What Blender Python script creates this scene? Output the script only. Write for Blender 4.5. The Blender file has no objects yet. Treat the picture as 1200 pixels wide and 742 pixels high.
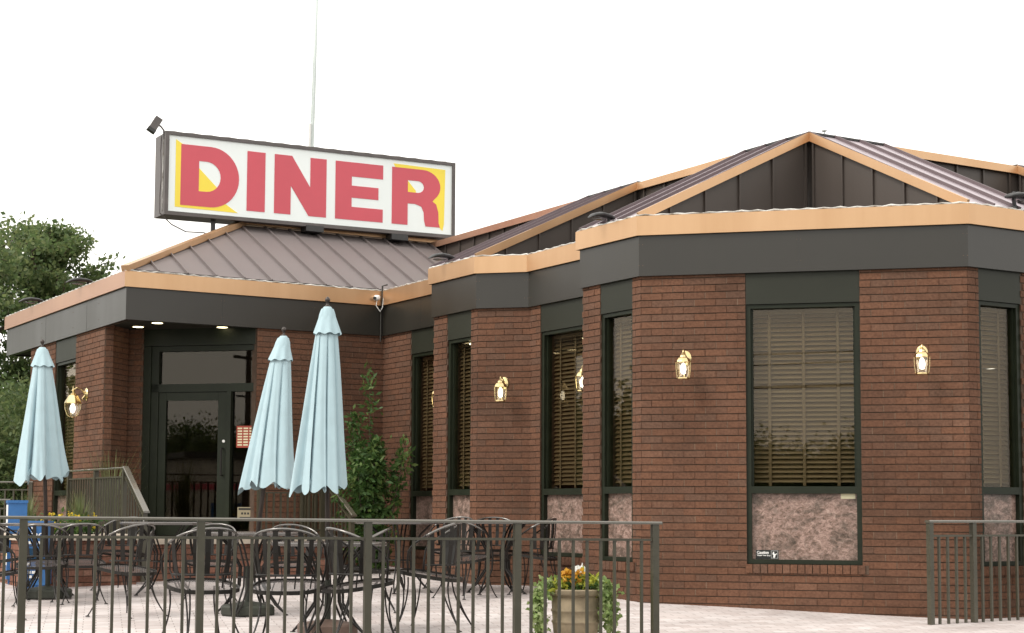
import bpy, bmesh, math, random
import numpy as np
from mathutils import Vector, Matrix
R = math.radians
random.seed(7)
scene = bpy.context.scene
COL = scene.collection

# ------------------------------------------------------------------ frames
# plan axes of the diner: u runs away to the right, v runs away to the left
UA = (0.85815, 0.51340); VA = (-0.51340, 0.85815); K = (3.02764, 16.61327)
Z0 = 1.6                       # height of the eye above the street
def W(u, v, z):
    return Vector((K[0]+u*UA[0]+v*VA[0], K[1]+u*UA[1]+v*VA[1], z+Z0))
def floor_z(x, y):             # patio surface, relative to the eye
    return (-1.475 + 0.037*y + 0.055*math.exp(-((x-1.0)/1.7)**2-((y-15.9)/1.3)**2)
            - 0.012*max(0, x-2.5))
def px(x, Y):                  # lateral position used while surveying the plan
    return (x-600)/1932.0*Y

# ------------------------------------------------------------------ object helpers
def empty(name, loc=(0,0,0), rz=0, parent=None):
    o = bpy.data.objects.new(name, None); COL.objects.link(o)
    o.location = loc; o.rotation_euler = (0,0,rz); o.empty_display_size = .1
    if parent: o.parent = parent
    return o
def tag(o, label=None, cat=None, group=None, kind=None):
    if label: o['label'] = label
    if cat: o['category'] = cat
    if group: o['group'] = group
    if kind: o['kind'] = kind
    return o
def kids(o): return [c for c in bpy.data.objects if c.parent == o]
def copy_tree(o, parent=None):
    c = o.copy(); COL.objects.link(c)
    if parent is not None: c.parent = parent
    for ch in kids(o): copy_tree(ch, c)
    return c

class MB:
    def __init__(s): s.v=[]; s.f=[]; s.m=[]
    def add(s, vs, fs, m=0):
        b=len(s.v); s.v+= [tuple(x) for x in vs]; s.f+=[tuple(b+i for i in f) for f in fs]; s.m+=[m]*len(fs)
    def hexa(s, p, m=0):       # p: 4 bottom + 4 top, ccw seen from above
        s.add(p, [(3,2,1,0),(4,5,6,7),(0,1,5,4),(1,2,6,5),(2,3,7,6),(3,0,4,7)], m)
    def box(s, x0,x1,y0,y1,z0,z1, m=0):
        s.hexa([(x0,y0,z0),(x1,y0,z0),(x1,y1,z0),(x0,y1,z0),(x0,y0,z1),(x1,y0,z1),(x1,y1,z1),(x0,y1,z1)], m)
    def bar(s, a, b, w, h, up=(0,0,1), m=0):   # rectangular bar a->b
        a=Vector(a); b=Vector(b); d=(b-a).normalized(); up=Vector(up)
        if abs(d.dot(up))>.99: up=Vector((UA[0],UA[1],0))
        sd=d.cross(up).normalized(); u2=sd.cross(d).normalized()
        s1=sd*w/2; u1=u2*h/2
        s.hexa([a-s1-u1,a+s1-u1,b+s1-u1,b-s1-u1,a-s1+u1,a+s1+u1,b+s1+u1,b-s1+u1], m)
    def tube(s, pts, r, n=8, m=0, caps=True):
        pts=[Vector(p) for p in pts]; rr=r if isinstance(r,(list,tuple)) else [r]*len(pts)
        rings=[]; nrm=None
        for i,p in enumerate(pts):
            d=(pts[min(i+1,len(pts)-1)]-pts[max(i-1,0)])
            if d.length<1e-9: d=Vector((0,0,1))
            d.normalize()
            if nrm is None:
                nrm=d.orthogonal().normalized()
            nrm=(nrm-d*nrm.dot(d)); 
            nrm = nrm.normalized() if nrm.length>1e-6 else d.orthogonal().normalized()
            bn=d.cross(nrm)
            rings.append([p+(nrm*math.cos(2*math.pi*k/n)+bn*math.sin(2*math.pi*k/n))*rr[i] for k in range(n)])
        vs=[q for rg in rings for q in rg]; fs=[]
        for i in range(len(rings)-1):
            for k in range(n):
                k2=(k+1)%n; fs.append((i*n+k,i*n+k2,(i+1)*n+k2,(i+1)*n+k))
        if caps: fs.append(tuple(range(n-1,-1,-1))); fs.append(tuple((len(rings)-1)*n+k for k in range(n)))
        s.add(vs,fs,m)
    def lathe(s, prof, n=16, c=(0,0,0), m=0, sx=1, sy=1, rot=0):
        vs=[]; fs=[]
        for (r,z) in prof:
            for k in range(n):
                a=2*math.pi*k/n+rot; vs.append((c[0]+r*math.cos(a)*sx,c[1]+r*math.sin(a)*sy,c[2]+z))
        for i in range(len(prof)-1):
            for k in range(n):
                k2=(k+1)%n; fs.append((i*n+k,i*n+k2,(i+1)*n+k2,(i+1)*n+k))
        fs.append(tuple(range(n-1,-1,-1))); fs.append(tuple((len(prof)-1)*n+k for k in range(n)))
        s.add(vs,fs,m)
    def build(s, name, mat, parent=None, smooth=False, loc=None, fix=False):
        me=bpy.data.meshes.new(name); me.from_pydata(s.v,[],s.f)
        mats = mat if isinstance(mat,(list,tuple)) else [mat]
        for x in mats: me.materials.append(x)
        if len(mats)>1: me.polygons.foreach_set('material_index', s.m)
        if smooth: me.polygons.foreach_set('use_smooth',[True]*len(s.f))
        if fix:
            bm=bmesh.new(); bm.from_mesh(me); bmesh.ops.recalc_face_normals(bm,faces=bm.faces); bm.to_mesh(me); bm.free()
        me.update()
        o=bpy.data.objects.new(name,me); COL.objects.link(o)
        if parent: o.parent=parent
        if loc is not None: o.location=loc
        return o

def auto(o, ang=40):
    me=o.data
    me.polygons.foreach_set('use_smooth',[True]*len(me.polygons))
    bm=bmesh.new(); bm.from_mesh(me)
    for e in bm.edges:
        e.smooth = (len(e.link_faces)==2 and e.calc_face_angle(0) < R(ang))
    bm.to_mesh(me); bm.free(); return o

# ------------------------------------------------------------------ materials
def nt(name):
    m=bpy.data.materials.new(name); m.use_nodes=True; t=m.node_tree; t.nodes.clear()
    out=t.nodes.new('ShaderNodeOutputMaterial'); return m,t,out
def N(t,k,**kw):
    n=t.nodes.new(k)
    for a,b in kw.items():
        if a in n.inputs: n.inputs[a].default_value=b
        else: setattr(n,a,b)
    return n
def pbr(name, col, rough=.6, metal=0, spec=.5, var=.12, scale=6, bump=0, bscale=60, bdist=.002, var2=None, coat=0, streak=False):
    m,t,out=nt(name)
    p=N(t,'ShaderNodeBsdfPrincipled'); p.inputs['Roughness'].default_value=rough; p.inputs['Metallic'].default_value=metal
    p.inputs['Specular IOR Level'].default_value=spec; p.inputs['Coat Weight'].default_value=coat
    tc=N(t,'ShaderNodeTexCoord')
    nz=N(t,'ShaderNodeTexNoise'); nz.inputs['Scale'].default_value=scale; nz.inputs['Detail'].default_value=6; nz.inputs['Roughness'].default_value=.6
    src=tc.outputs['Object']
    if streak:
        mp=N(t,'ShaderNodeMapping'); mp.inputs['Scale'].default_value=(1,1,.12); t.links.new(src,mp.inputs[0]); src=mp.outputs[0]
    t.links.new(src,nz.inputs['Vector'])
    rp=N(t,'ShaderNodeValToRGB'); rp.color_ramp.elements[0].position=.3; rp.color_ramp.elements[1].position=.72
    c2=var2 if var2 else tuple(min(1,c*(1+var)) for c in col)
    c1=tuple(c*(1-var) for c in col)
    rp.color_ramp.elements[0].color=(*c1,1); rp.color_ramp.elements[1].color=(*c2,1)
    t.links.new(nz.outputs[0],rp.inputs[0]); t.links.new(rp.outputs[0],p.inputs['Base Color'])
    mr=N(t,'ShaderNodeMapRange'); mr.inputs['To Min'].default_value=max(.02,rough-.1); mr.inputs['To Max'].default_value=min(1,rough+.1)
    t.links.new(nz.outputs[0],mr.inputs[0]); t.links.new(mr.outputs[0],p.inputs['Roughness'])
    if bump:
        n2=N(t,'ShaderNodeTexNoise'); n2.inputs['Scale'].default_value=bscale; n2.inputs['Detail'].default_value=5
        t.links.new(tc.outputs['Object'],n2.inputs['Vector'])
        b=N(t,'ShaderNodeBump'); b.inputs['Strength'].default_value=bump; b.inputs['Distance'].default_value=bdist
        t.links.new(n2.outputs[0],b.inputs['Height']); t.links.new(b.outputs[0],p.inputs['Normal'])
    t.links.new(p.outputs[0],out.inputs[0]); return m
def emit(name,col,s):
    m,t,out=nt(name); e=N(t,'ShaderNodeEmission'); e.inputs[0].default_value=(*col,1); e.inputs[1].default_value=s
    t.links.new(e.outputs[0],out.inputs[0]); return m
def glass(name, tint=(.75,.77,.72), base=.05, rough=.01):
    m,t,out=nt(name)
    tr=N(t,'ShaderNodeBsdfTransparent'); tr.inputs[0].default_value=(*tint,1)
    gl=N(t,'ShaderNodeBsdfGlossy'); gl.inputs['Roughness'].default_value=rough; gl.inputs[0].default_value=(.96,.87,.78,1)
    g=N(t,'ShaderNodeNewGeometry'); dt=N(t,'ShaderNodeVectorMath',operation='DOT_PRODUCT'); t.links.new(g.outputs['Incoming'],dt.inputs[0]); t.links.new(g.outputs['Normal'],dt.inputs[1])
    ab=N(t,'ShaderNodeMath',operation='ABSOLUTE'); t.links.new(dt.outputs['Value'],ab.inputs[0])
    om=N(t,'ShaderNodeMath',operation='SUBTRACT',use_clamp=True); om.inputs[0].default_value=1; t.links.new(ab.outputs[0],om.inputs[1])
    pw=N(t,'ShaderNodeMath',operation='POWER'); pw.inputs[1].default_value=5; t.links.new(om.outputs[0],pw.inputs[0])
    ad=N(t,'ShaderNodeMath',operation='MULTIPLY_ADD'); ad.inputs[1].default_value=.5; ad.inputs[2].default_value=.022+base; t.links.new(pw.outputs[0],ad.inputs[0])
    mx=N(t,'ShaderNodeMixShader'); t.links.new(ad.outputs[0],mx.inputs[0]); t.links.new(tr.outputs[0],mx.inputs[1]); t.links.new(gl.outputs[0],mx.inputs[2])
    t.links.new(mx.outputs[0],out.inputs[0]); return m
def brick_mat(name, ramp, rough=.85):
    m,t,out=nt(name); p=N(t,'ShaderNodeBsdfPrincipled'); p.inputs['Roughness'].default_value=rough; p.inputs['Specular IOR Level'].default_value=.15
    g=N(t,'ShaderNodeNewGeometry'); tc=N(t,'ShaderNodeTexCoord')
    rp=N(t,'ShaderNodeValToRGB'); el=rp.color_ramp.elements
    while len(el)<len(ramp): el.new(.5)
    for i,(pos,c) in enumerate(ramp): el[i].position=pos; el[i].color=(*c,1)
    t.links.new(g.outputs['Random Per Island'],rp.inputs[0])
    nz=N(t,'ShaderNodeTexNoise'); nz.inputs['Scale'].default_value=1.1; nz.inputs['Detail'].default_value=5; t.links.new(tc.outputs['Object'],nz.inputs['Vector'])
    n3=N(t,'ShaderNodeTexNoise'); n3.inputs['Scale'].default_value=45; n3.inputs['Detail'].default_value=6; t.links.new(tc.outputs['Object'],n3.inputs['Vector'])
    mr=N(t,'ShaderNodeMapRange'); mr.inputs['From Min'].default_value=.3; mr.inputs['From Max'].default_value=.7; mr.inputs['To Min'].default_value=.76; mr.inputs['To Max'].default_value=1.22
    t.links.new(nz.outputs[0],mr.inputs[0])
    m2=N(t,'ShaderNodeMapRange'); m2.inputs['From Min'].default_value=.3; m2.inputs['From Max'].default_value=.7; m2.inputs['To Min'].default_value=.78; m2.inputs['To Max'].default_value=1.22
    t.links.new(n3.outputs[0],m2.inputs[0])
    mu=N(t,'ShaderNodeMath',operation='MULTIPLY'); t.links.new(mr.outputs[0],mu.inputs[0]); t.links.new(m2.outputs[0],mu.inputs[1])
    vm=N(t,'ShaderNodeVectorMath',operation='SCALE'); t.links.new(rp.outputs[0],vm.inputs[0]); t.links.new(mu.outputs[0],vm.inputs['Scale'])
    t.links.new(vm.outputs[0],p.inputs['Base Color'])
    b=N(t,'ShaderNodeBump'); b.inputs['Strength'].default_value=.5; b.inputs['Distance'].default_value=.003
    t.links.new(n3.outputs[0],b.inputs['Height']); t.links.new(b.outputs[0],p.inputs['Normal'])
    t.links.new(p.outputs[0],out.inputs[0]); return m

M={}
M['brick']=brick_mat('brick',[(0,(.108,.057,.037)),(.25,(.120,.060,.038)),(.5,(.136,.066,.040)),(.75,(.126,.064,.041)),(.92,(.112,.063,.043)),(1,(.146,.076,.049))])
M['brick2']=brick_mat('planter_brick',[(0,(.14,.065,.045)),(.5,(.21,.10,.07)),(1,(.27,.15,.11))])
M['mortar']=pbr('mortar',(.085,.054,.036),.95,var=.25,scale=12)
M['mortar_light']=pbr('mortar_light',(.165,.105,.07),.95,var=.3,scale=14)
M['fascia']=pbr('fascia',(.024,.0215,.0165),.34,bump=.12,bscale=2.2,bdist=.02,spec=.55,var=.12,scale=1.6,streak=True)
M['copper']=pbr('copper',(.57,.345,.185),.36,metal=.7,var=.12,scale=1.5,var2=(.63,.41,.24),bump=.05,bscale=9,streak=True)
M['copper_lit_pink']=pbr('pink_lit_copper',(.50,.285,.19),.42,metal=.6,var=.14,scale=1.4,var2=(.52,.32,.22),bump=.05,bscale=9,streak=True)  # same copper on left-facing runs, pinker light put into its colour
M['panel']=pbr('panel',(.021,.023,.015),.5,spec=.3,var=.1,scale=2)
M['frame']=pbr('frame_green',(.014,.018,.010),.45,spec=.25,var=.2,scale=5)
M['roof']=pbr('roof_metal',(.160,.137,.134),.55,spec=.5,var=.06,scale=1.4,streak=True)
M['roof_bay']=pbr('bay_roof_metal',(.42,.36,.39),.36,metal=.6,var=.06,scale=1.4,streak=True)
M['roof_rib']=pbr('bay_roof_rib',(.12,.09,.095),.5,var=.08)
M['batten']=pbr('batten_wall',(.062,.050,.043),.5,var=.12,scale=1.5,streak=True)
M['dark']=pbr('dark_metal',(.03,.03,.03),.5)
M['granite']=None
M['rope']=pbr('rope_light_tube',(.30,.24,.17),.4,spec=.6,var=.5,scale=7,var2=(.92,.92,.88))
M['glass']=glass('window_glass',tint=(.95,.93,.85),base=.006)
M['doorglass']=glass('door_glass',tint=(.6,.62,.57),base=.012)
M['slat']=pbr('blind_slat',(.066,.046,.026),.5,var=.12,scale=3)
M['tape']=pbr('blind_tape',(.062,.044,.026),.8)
M['interior']=pbr('interior',(.05,.04,.03),.9)
M['soffit']=pbr('soffit',(.028,.027,.021),.7,spec=.2)
M['rail']=pbr('rail_paint',(.052,.047,.029),.38,spec=.6,var=.15,scale=9,bump=.15,bscale=90,bdist=.001)
M['railtop']=pbr('rail_top_highlight',(.085,.075,.055),.22,spec=1.0,coat=.6,var=.12,scale=9)  # rail paint again, lightened so the caps carry a painted highlight
M['iron']=pbr('wrought_iron',(.014,.012,.010),.45,spec=.35,var=.2,scale=9)
M['ironlight']=pbr('iron_sheen',(.19,.18,.17),.240,metal=.75,var=.12,scale=9)  # paler copy of the iron, sky sheen of the chair hoops in its colour
M['tabletop']=pbr('table_top',(.10,.088,.082),.25,spec=.9,var=.1,scale=12)
M['cloth']=pbr('umbrella_cloth',(.39,.52,.565),.9,var=.05,scale=8,bump=.25,bscale=300,bdist=.0008)
M['bronze']=pbr('pole_bronze',(.05,.04,.035),.4,metal=.4)
M['basegreen']=pbr('base_green',(.030,.034,.024),.6,var=.3,scale=9)
M['basebrown']=pbr('base_brown',(.13,.085,.065),.6,var=.2,scale=9)
M['brass']=pbr('brass',(.72,.57,.30),.25,metal=1,var=.08)
M['lampglass']=glass('lamp_glass',tint=(.95,.95,.9),base=.08)
M['bulb']=emit('lit_bulb',(1,.93,.78),5)
M['bulbcool']=emit('lit_bulb_pale',(1,.98,.94),2.4)
M['downlight']=emit('downlight_lit',(1,.88,.55),3)
M['white']=pbr('white_paint',(.78,.78,.76),.5,var=.03)
M['signface']=pbr('sign_face',(.84,.90,.89),.35,var=.035,scale=1.5,streak=True)
M['signframe']=pbr('sign_frame',(.10,.088,.085),.5,var=.2,scale=7)
M['signred']=pbr('sign_red',(.60,.085,.115),.45,var=.05,scale=1.5)
M['signyellow']=pbr('sign_yellow',(.90,.72,.07),.45,var=.04,scale=1.5)
M['stone']=pbr('limestone',(.50,.43,.35),.85,var=.15,scale=5,bump=.3,bscale=30)
M['soil']=pbr('soil',(.04,.03,.02),1,var=.4,scale=20,bump=.6,bscale=40,bdist=.02)
M['pot']=pbr('pot_stone',(.27,.215,.14),.85,var=.3,scale=7,bump=.4,bscale=30,bdist=.004)
M['blue']=pbr('box_blue',(.035,.14,.36),.4,var=.1,scale=4)
M['black']=pbr('black_print',(.012,.013,.012),.4,var=.05)
M['paper']=pbr('paper_cream',(.74,.70,.48),.8,var=.04)
M['paperred']=pbr('poster_red',(.36,.06,.035),.7,var=.05)
M['tan']=pbr('tan_plate',(.27,.23,.15),.6,var=.08)
M['bark']=pbr('bark',(.07,.05,.035),.95,var=.3,scale=8,bump=.8,bscale=20,bdist=.02)
M['yellowprint']=pbr('yellow_print',(.75,.52,.03),.6)
M['far_wall']=pbr('far_wall',(.55,.50,.42),.8)
M['pole_pale']=pbr('pale_pole',(.62,.68,.66),.5,var=.03)

def granite():
    m,t,out=nt('pink_granite'); p=N(t,'ShaderNodeBsdfPrincipled'); p.inputs['Roughness'].default_value=.28; p.inputs['Specular IOR Level'].default_value=.45
    tc=N(t,'ShaderNodeTexCoord')
    mp=N(t,'ShaderNodeMapping'); mp.inputs['Rotation'].default_value=(.6,.5,.4); mp.inputs['Scale'].default_value=(1,1,1.4); t.links.new(tc.outputs['Object'],mp.inputs[0])
    a=N(t,'ShaderNodeTexNoise'); a.inputs['Scale'].default_value=24; a.inputs['Detail'].default_value=12; a.inputs['Roughness'].default_value=.85; a.inputs['Distortion'].default_value=.7
    b=N(t,'ShaderNodeTexNoise'); b.inputs['Scale'].default_value=5; b.inputs['Detail'].default_value=10; b.inputs['Roughness'].default_value=.7; b.inputs['Distortion'].default_value=1.0
    t.links.new(mp.outputs[0],a.inputs['Vector']); t.links.new(mp.outputs[0],b.inputs['Vector'])
    r1=N(t,'ShaderNodeValToRGB'); e=r1.color_ramp.elements
    e[0].position=.36; e[0].color=(.045,.036,.030,1); e[1].position=.66; e[1].color=(.46,.36,.32,1)
    x=e.new(.45); x.color=(.155,.105,.085,1); x=e.new(.52); x.color=(.265,.185,.165,1)
    t.links.new(a.outputs[0],r1.inputs[0])
    r2=N(t,'ShaderNodeValToRGB'); r2.color_ramp.elements[0].position=.40; r2.color_ramp.elements[0].color=(.50,.52,.47,1); r2.color_ramp.elements[1].position=.54; r2.color_ramp.elements[1].color=(1.12,1.08,1.02,1)
    t.links.new(b.outputs[0],r2.inputs[0])
    mx=N(t,'ShaderNodeMix',data_type='RGBA',blend_type='MULTIPLY'); mx.inputs[0].default_value=1
    t.links.new(r1.outputs[0],mx.inputs[6]); t.links.new(r2.outputs[0],mx.inputs[7]); t.links.new(mx.outputs[2],p.inputs['Base Color'])
    t.links.new(p.outputs[0],out.inputs[0]); return m
M['granite']=granite()

def leafmat(name,c1,c2,c3,trans=.35):
    m,t,out=nt(name); p=N(t,'ShaderNodeBsdfPrincipled'); p.inputs['Roughness'].default_value=.5; p.inputs['Specular IOR Level'].default_value=.35
    g=N(t,'ShaderNodeNewGeometry'); tc=N(t,'ShaderNodeTexCoord')
    rp=N(t,'ShaderNodeValToRGB'); e=rp.color_ramp.elements; e[0].color=(*c1,1); e[1].color=(*c3,1); x=e.new(.5); x.color=(*c2,1)
    nz=N(t,'ShaderNodeTexNoise'); nz.inputs['Scale'].default_value=.9; t.links.new(tc.outputs['Object'],nz.inputs['Vector'])
    ad=N(t,'ShaderNodeMath',operation='MULTIPLY_ADD'); ad.inputs[1].default_value=.55; t.links.new(g.outputs['Random Per Island'],ad.inputs[0])
    s=N(t,'ShaderNodeMath',operation='MULTIPLY'); s.inputs[1].default_value=.45; t.links.new(nz.outputs[0],s.inputs[0]); t.links.new(s.outputs[0],ad.inputs[2])
    t.links.new(ad.outputs[0],rp.inputs[0]); t.links.new(rp.outputs[0],p.inputs['Base Color'])
    tr=N(t,'ShaderNodeBsdfTranslucent'); t.links.new(rp.outputs[0],tr.inputs[0])
    mx=N(t,'ShaderNodeMixShader'); mx.inputs[0].default_value=trans; t.links.new(p.outputs[0],mx.inputs[1]); t.links.new(tr.outputs[0],mx.inputs[2])
    t.links.new(mx.outputs[0],out.inputs[0]); return m
M['leaf_tree']=leafmat('tree_leaves',(.050,.095,.036),(.115,.165,.060),(.25,.27,.11),.55)
M['leaf_shrub']=leafmat('shrub_leaves',(.028,.068,.017),(.06,.125,.03),(.20,.25,.07))
M['leaf_grass']=leafmat('grass_blades',(.10,.14,.05),(.17,.20,.08),(.26,.25,.12))
M['leaf_ivy']=leafmat('ivy_leaves',(.10,.18,.045),(.25,.34,.11),(.55,.60,.35))
M['leaf_lime']=leafmat('lime_leaves',(.28,.34,.05),(.42,.44,.06),(.55,.52,.08))
M['petal_orange']=leafmat('petal_orange',(.42,.17,.02),(.62,.32,.03),(.72,.50,.06))
M['petal_white']=leafmat('petal_white',(.75,.75,.72),(.8,.8,.77),(.85,.85,.82))
M['petal_yellow']=leafmat('petal_yellow',(.65,.45,.03),(.75,.55,.04),(.8,.65,.08))

def seat_mesh_mat():
    m,t,out=nt('perforated_seat'); p=N(t,'ShaderNodeBsdfPrincipled'); p.inputs['Base Color'].default_value=(.11,.095,.09,1); p.inputs['Roughness'].default_value=.35; p.inputs['Specular IOR Level'].default_value=.6
    tc=N(t,'ShaderNodeTexCoord'); mp=N(t,'ShaderNodeMapping'); mp.inputs['Rotation'].default_value=(0,0,R(45)); mp.inputs['Scale'].default_value=(62,62,1); t.links.new(tc.outputs['Object'],mp.inputs[0])
    fr=N(t,'ShaderNodeVectorMath',operation='FRACTION'); t.links.new(mp.outputs[0],fr.inputs[0])
    sb=N(t,'ShaderNodeVectorMath',operation='SUBTRACT'); sb.inputs[1].default_value=(.5,.5,0); t.links.new(fr.outputs[0],sb.inputs[0])
    sp=N(t,'ShaderNodeSeparateXYZ'); t.links.new(sb.outputs[0],sp.inputs[0])
    ax=N(t,'ShaderNodeMath',operation='ABSOLUTE'); ay=N(t,'ShaderNodeMath',operation='ABSOLUTE'); t.links.new(sp.outputs[0],ax.inputs[0]); t.links.new(sp.outputs[1],ay.inputs[0])
    mxm=N(t,'ShaderNodeMath',operation='MAXIMUM'); t.links.new(ax.outputs[0],mxm.inputs[0]); t.links.new(ay.outputs[0],mxm.inputs[1])
    lt=N(t,'ShaderNodeMath',operation='LESS_THAN'); lt.inputs[1].default_value=.33; t.links.new(mxm.outputs[0],lt.inputs[0])
    tr=N(t,'ShaderNodeBsdfTransparent'); mx=N(t,'ShaderNodeMixShader'); t.links.new(lt.outputs[0],mx.inputs[0]); t.links.new(p.outputs[0],mx.inputs[1]); t.links.new(tr.outputs[0],mx.inputs[2])
    t.links.new(mx.outputs[0],out.inputs[0]); return m
M['seatmesh']=seat_mesh_mat()

def paver_mat():
    m,t,out=nt('patio_pavers'); p=N(t,'ShaderNodeBsdfPrincipled'); p.inputs['Roughness'].default_value=.8; p.inputs['Specular IOR Level'].default_value=.3
    tc=N(t,'ShaderNodeTexCoord'); mp=N(t,'ShaderNodeMapping'); mp.inputs['Rotation'].default_value=(0,0,R(-14)); t.links.new(tc.outputs['Object'],mp.inputs[0])
    br=N(t,'ShaderNodeTexBrick'); br.inputs['Scale'].default_value=1; br.inputs['Brick Width'].default_value=.21; br.inputs['Row Height'].default_value=.105; br.inputs['Mortar Size'].default_value=.004
    br.inputs['Color1'].default_value=(.50,.445,.43,1); br.inputs['Color2'].default_value=(.60,.56,.55,1); br.inputs['Mortar'].default_value=(.30,.265,.25,1); br.inputs['Bias'].default_value=0
    t.links.new(mp.outputs[0],br.inputs['Vector'])
    nz=N(t,'ShaderNodeTexNoise'); nz.inputs['Scale'].default_value=1.4; nz.inputs['Detail'].default_value=7; nz.inputs['Roughness'].default_value=.65; t.links.new(tc.outputs['Object'],nz.inputs['Vector'])
    rp=N(t,'ShaderNodeValToRGB'); rp.color_ramp.elements[0].position=.32; rp.color_ramp.elements[0].color=(.74,.72,.71,1); rp.color_ramp.elements[1].position=.62; rp.color_ramp.elements[1].color=(1.05,1.04,1.03,1)
    t.links.new(nz.outputs[0],rp.inputs[0])
    mx=N(t,'ShaderNodeMix',data_type='RGBA',blend_type='MULTIPLY'); mx.inputs[0].default_value=1
    t.links.new(br.outputs[0],mx.inputs[6]); t.links.new(rp.outputs[0],mx.inputs[7]); t.links.new(mx.outputs[2],p.inputs['Base Color'])
    iv=N(t,'ShaderNodeMath',operation='SUBTRACT'); iv.inputs[0].default_value=1; t.links.new(br.outputs['Fac'],iv.inputs[1])
    b=N(t,'ShaderNodeBump'); b.inputs['Strength'].default_value=.6; b.inputs['Distance'].default_value=.004; t.links.new(iv.outputs[0],b.inputs['Height']); t.links.new(b.outputs[0],p.inputs['Normal'])
    t.links.new(p.outputs[0],out.inputs[0]); return m
M['paver']=paver_mat()
M['asphalt']=pbr('asphalt',(.055,.055,.055),.9,var=.25,scale=3,bump=.4,bscale=120)
M['lawn']=pbr('lawn',(.06,.10,.03),.95,var=.4,scale=3,bump=.8,bscale=40,bdist=.03)
M['concrete']=pbr('concrete',(.32,.30,.28),.85,var=.15,scale=3)

# ------------------------------------------------------------------ ground
def sheet(name, x0,x1,y0,y1,z,mat,label):
    b=MB(); b.add([(x0,y0,z),(x1,y0,z),(x1,y1,z),(x0,y1,z)],[(0,1,2,3)]); o=b.build(name,mat); tag(o,label,name.replace('_',' '),kind='structure'); return o
sheet('ground',-500,500,-500,500,0,M['asphalt'],'grey asphalt parking lot below and around the raised patio')
sheet('lawn',-60,-9.2,19,80,.006,M['lawn'],'green lawn running back behind the left end of the diner')
def front_y(x): return 10.93+.357*(x+3.44)
b=MB(); xs=[-9.2+i*.4 for i in range(48)]; NY=34
for x in xs:
    y0=front_y(x)
    for j in range(NY):
        y=y0+(24.5-y0)*j/(NY-1); b.v.append((x,y,floor_z(x,y)+Z0))
for i in range(len(xs)-1):
    for j in range(NY-1):
        a=i*NY+j; b.f.append((a,a+NY,a+NY+1,a+1)); b.m.append(0)
# the retaining face
base=len(b.v)
for i,x in enumerate(xs): b.v.append((x,front_y(x),0))
for i in range(len(xs)-1): b.f.append((base+i,base+i+1,(i+1)*NY,i*NY)); b.m.append(1)
o=b.build('patio',[M['paver'],M['concrete']]); tag(o,'pale brick-paved patio in front of the diner','patio',kind='structure')

# ------------------------------------------------------------------ the diner
diner=empty('diner',W(0,0,-.9)); DL=-diner.location
tag(diner,'single-storey brown brick diner with copper-trimmed faceted bays and metal roofs','building')
def part(b,name,mat,parent=None,**kw):
    o=b.build(name,mat,None,**kw)
    if parent is None:
        o.parent=diner; o.location=DL
    else:
        o.parent=parent
    return o
ZT,ZC,ZF=2.796,2.623,2.226
class Facet:
    def __init__(s,p,d,L):
        n=math.hypot(*d); s.p=p; s.d=(d[0]/n,d[1]/n); s.L=L; s.n=(s.d[1],-s.d[0])
    def pp(s,a,o=-.13): return (s.p[0]+s.d[0]*a+s.n[0]*o, s.p[1]+s.d[1]*a+s.n[1]*o)
    def pt(s,a,z,o=0): return W(s.p[0]+s.d[0]*a+s.n[0]*o, s.p[1]+s.d[1]*a+s.n[1]*o, z)
    def box(s,b,s0,s1,z0,z1,o0,o1,m=0):    # o0 inner, o1 outer
        b.hexa([s.pt(s0,z0,o1),s.pt(s1,z0,o1),s.pt(s1,z0,o0),s.pt(s0,z0,o0),s.pt(s0,z1,o1),s.pt(s1,z1,o1),s.pt(s1,z1,o0),s.pt(s0,z1,o0)],m)
    def mat(s,a,z,o):
        X=Vector((UA[0]*s.d[0]+VA[0]*s.d[1],UA[1]*s.d[0]+VA[1]*s.d[1],0)); Zv=Vector((0,0,1)); Nn=X.cross(Zv)
        m=Matrix((X,Zv,Nn)).transposed().to_4x4(); m.translation=s.pt(a,z,o); return m
FD=Facet((-2.131,0),(1,-1),3.013); FL=Facet((-2.131,1.021),(0,-1),1.021); FC=Facet((-1.767,2.60),(0,-1),1.58)
FB=Facet((-2.188,3.021),(1,-1),.595); FA=Facet((-2.188,4.065),(0,-1),1.044); FE=Facet((-1.767,6.181),(0,-1),2.116)
FP=Facet((-5.13,6.181),(1,0),3.363); FLW=Facet((-5.13,11.76),(0,-1),5.58); FR=Facet((0,-2.131),(1,0),1.021)
FR2=Facet((1.021,-1.767),(1,0),1.58)
FDoor=Facet((-3.46-1.092,6.211+1.092),(1,-1),1.544)
CR=.0677; ZB=-1.25
BO=-.03     # brick face behind the fascia face
def bricks(b,F,s0,s1,z0,z1,o=BO,seed=0,th=.2):
    rnd=random.Random(seed)
    F.box(b,s0,s1,z0,z1,o-th,o-.0085,1)
    k0=math.floor((z0-ZB)/CR); k=k0
    while ZB+k*CR < z1-.01:
        a0=max(z0,ZB+k*CR); a1=min(z1,ZB+(k+1)*CR-.0095)
        if a1-a0>.012:
            off=(.1015 if k%2 else 0)+.013
            x=-.4+off
            while x<s1:
                p0=max(s0,x); p1=min(s1,x+.203-.0095)
                if p1-p0>.02:
                    jo=rnd.uniform(-.0018,.0015); jz=rnd.uniform(-.001,.001)
                    F.box(b,p0,p1,a0+jz,a1+jz,o-.03,o+jo,0)
                    if p1<s1-.03: F.box(b,p1+.0003,p1+.0092,a0+.001,a1-.001,o-.03,o-.003-rnd.random()*.002,2 if rnd.random()<.42 else 0)
                x+=.203
        k+=1
def brickpart(F,rects,seed,name='brick_wall',th=.2):
    b=MB()
    for i,r in enumerate(rects): bricks(b,F,*r,seed=seed*10+i,th=th)
    return part(b,name,[M['brick'],M['mortar'],M['mortar_light']])
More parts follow.
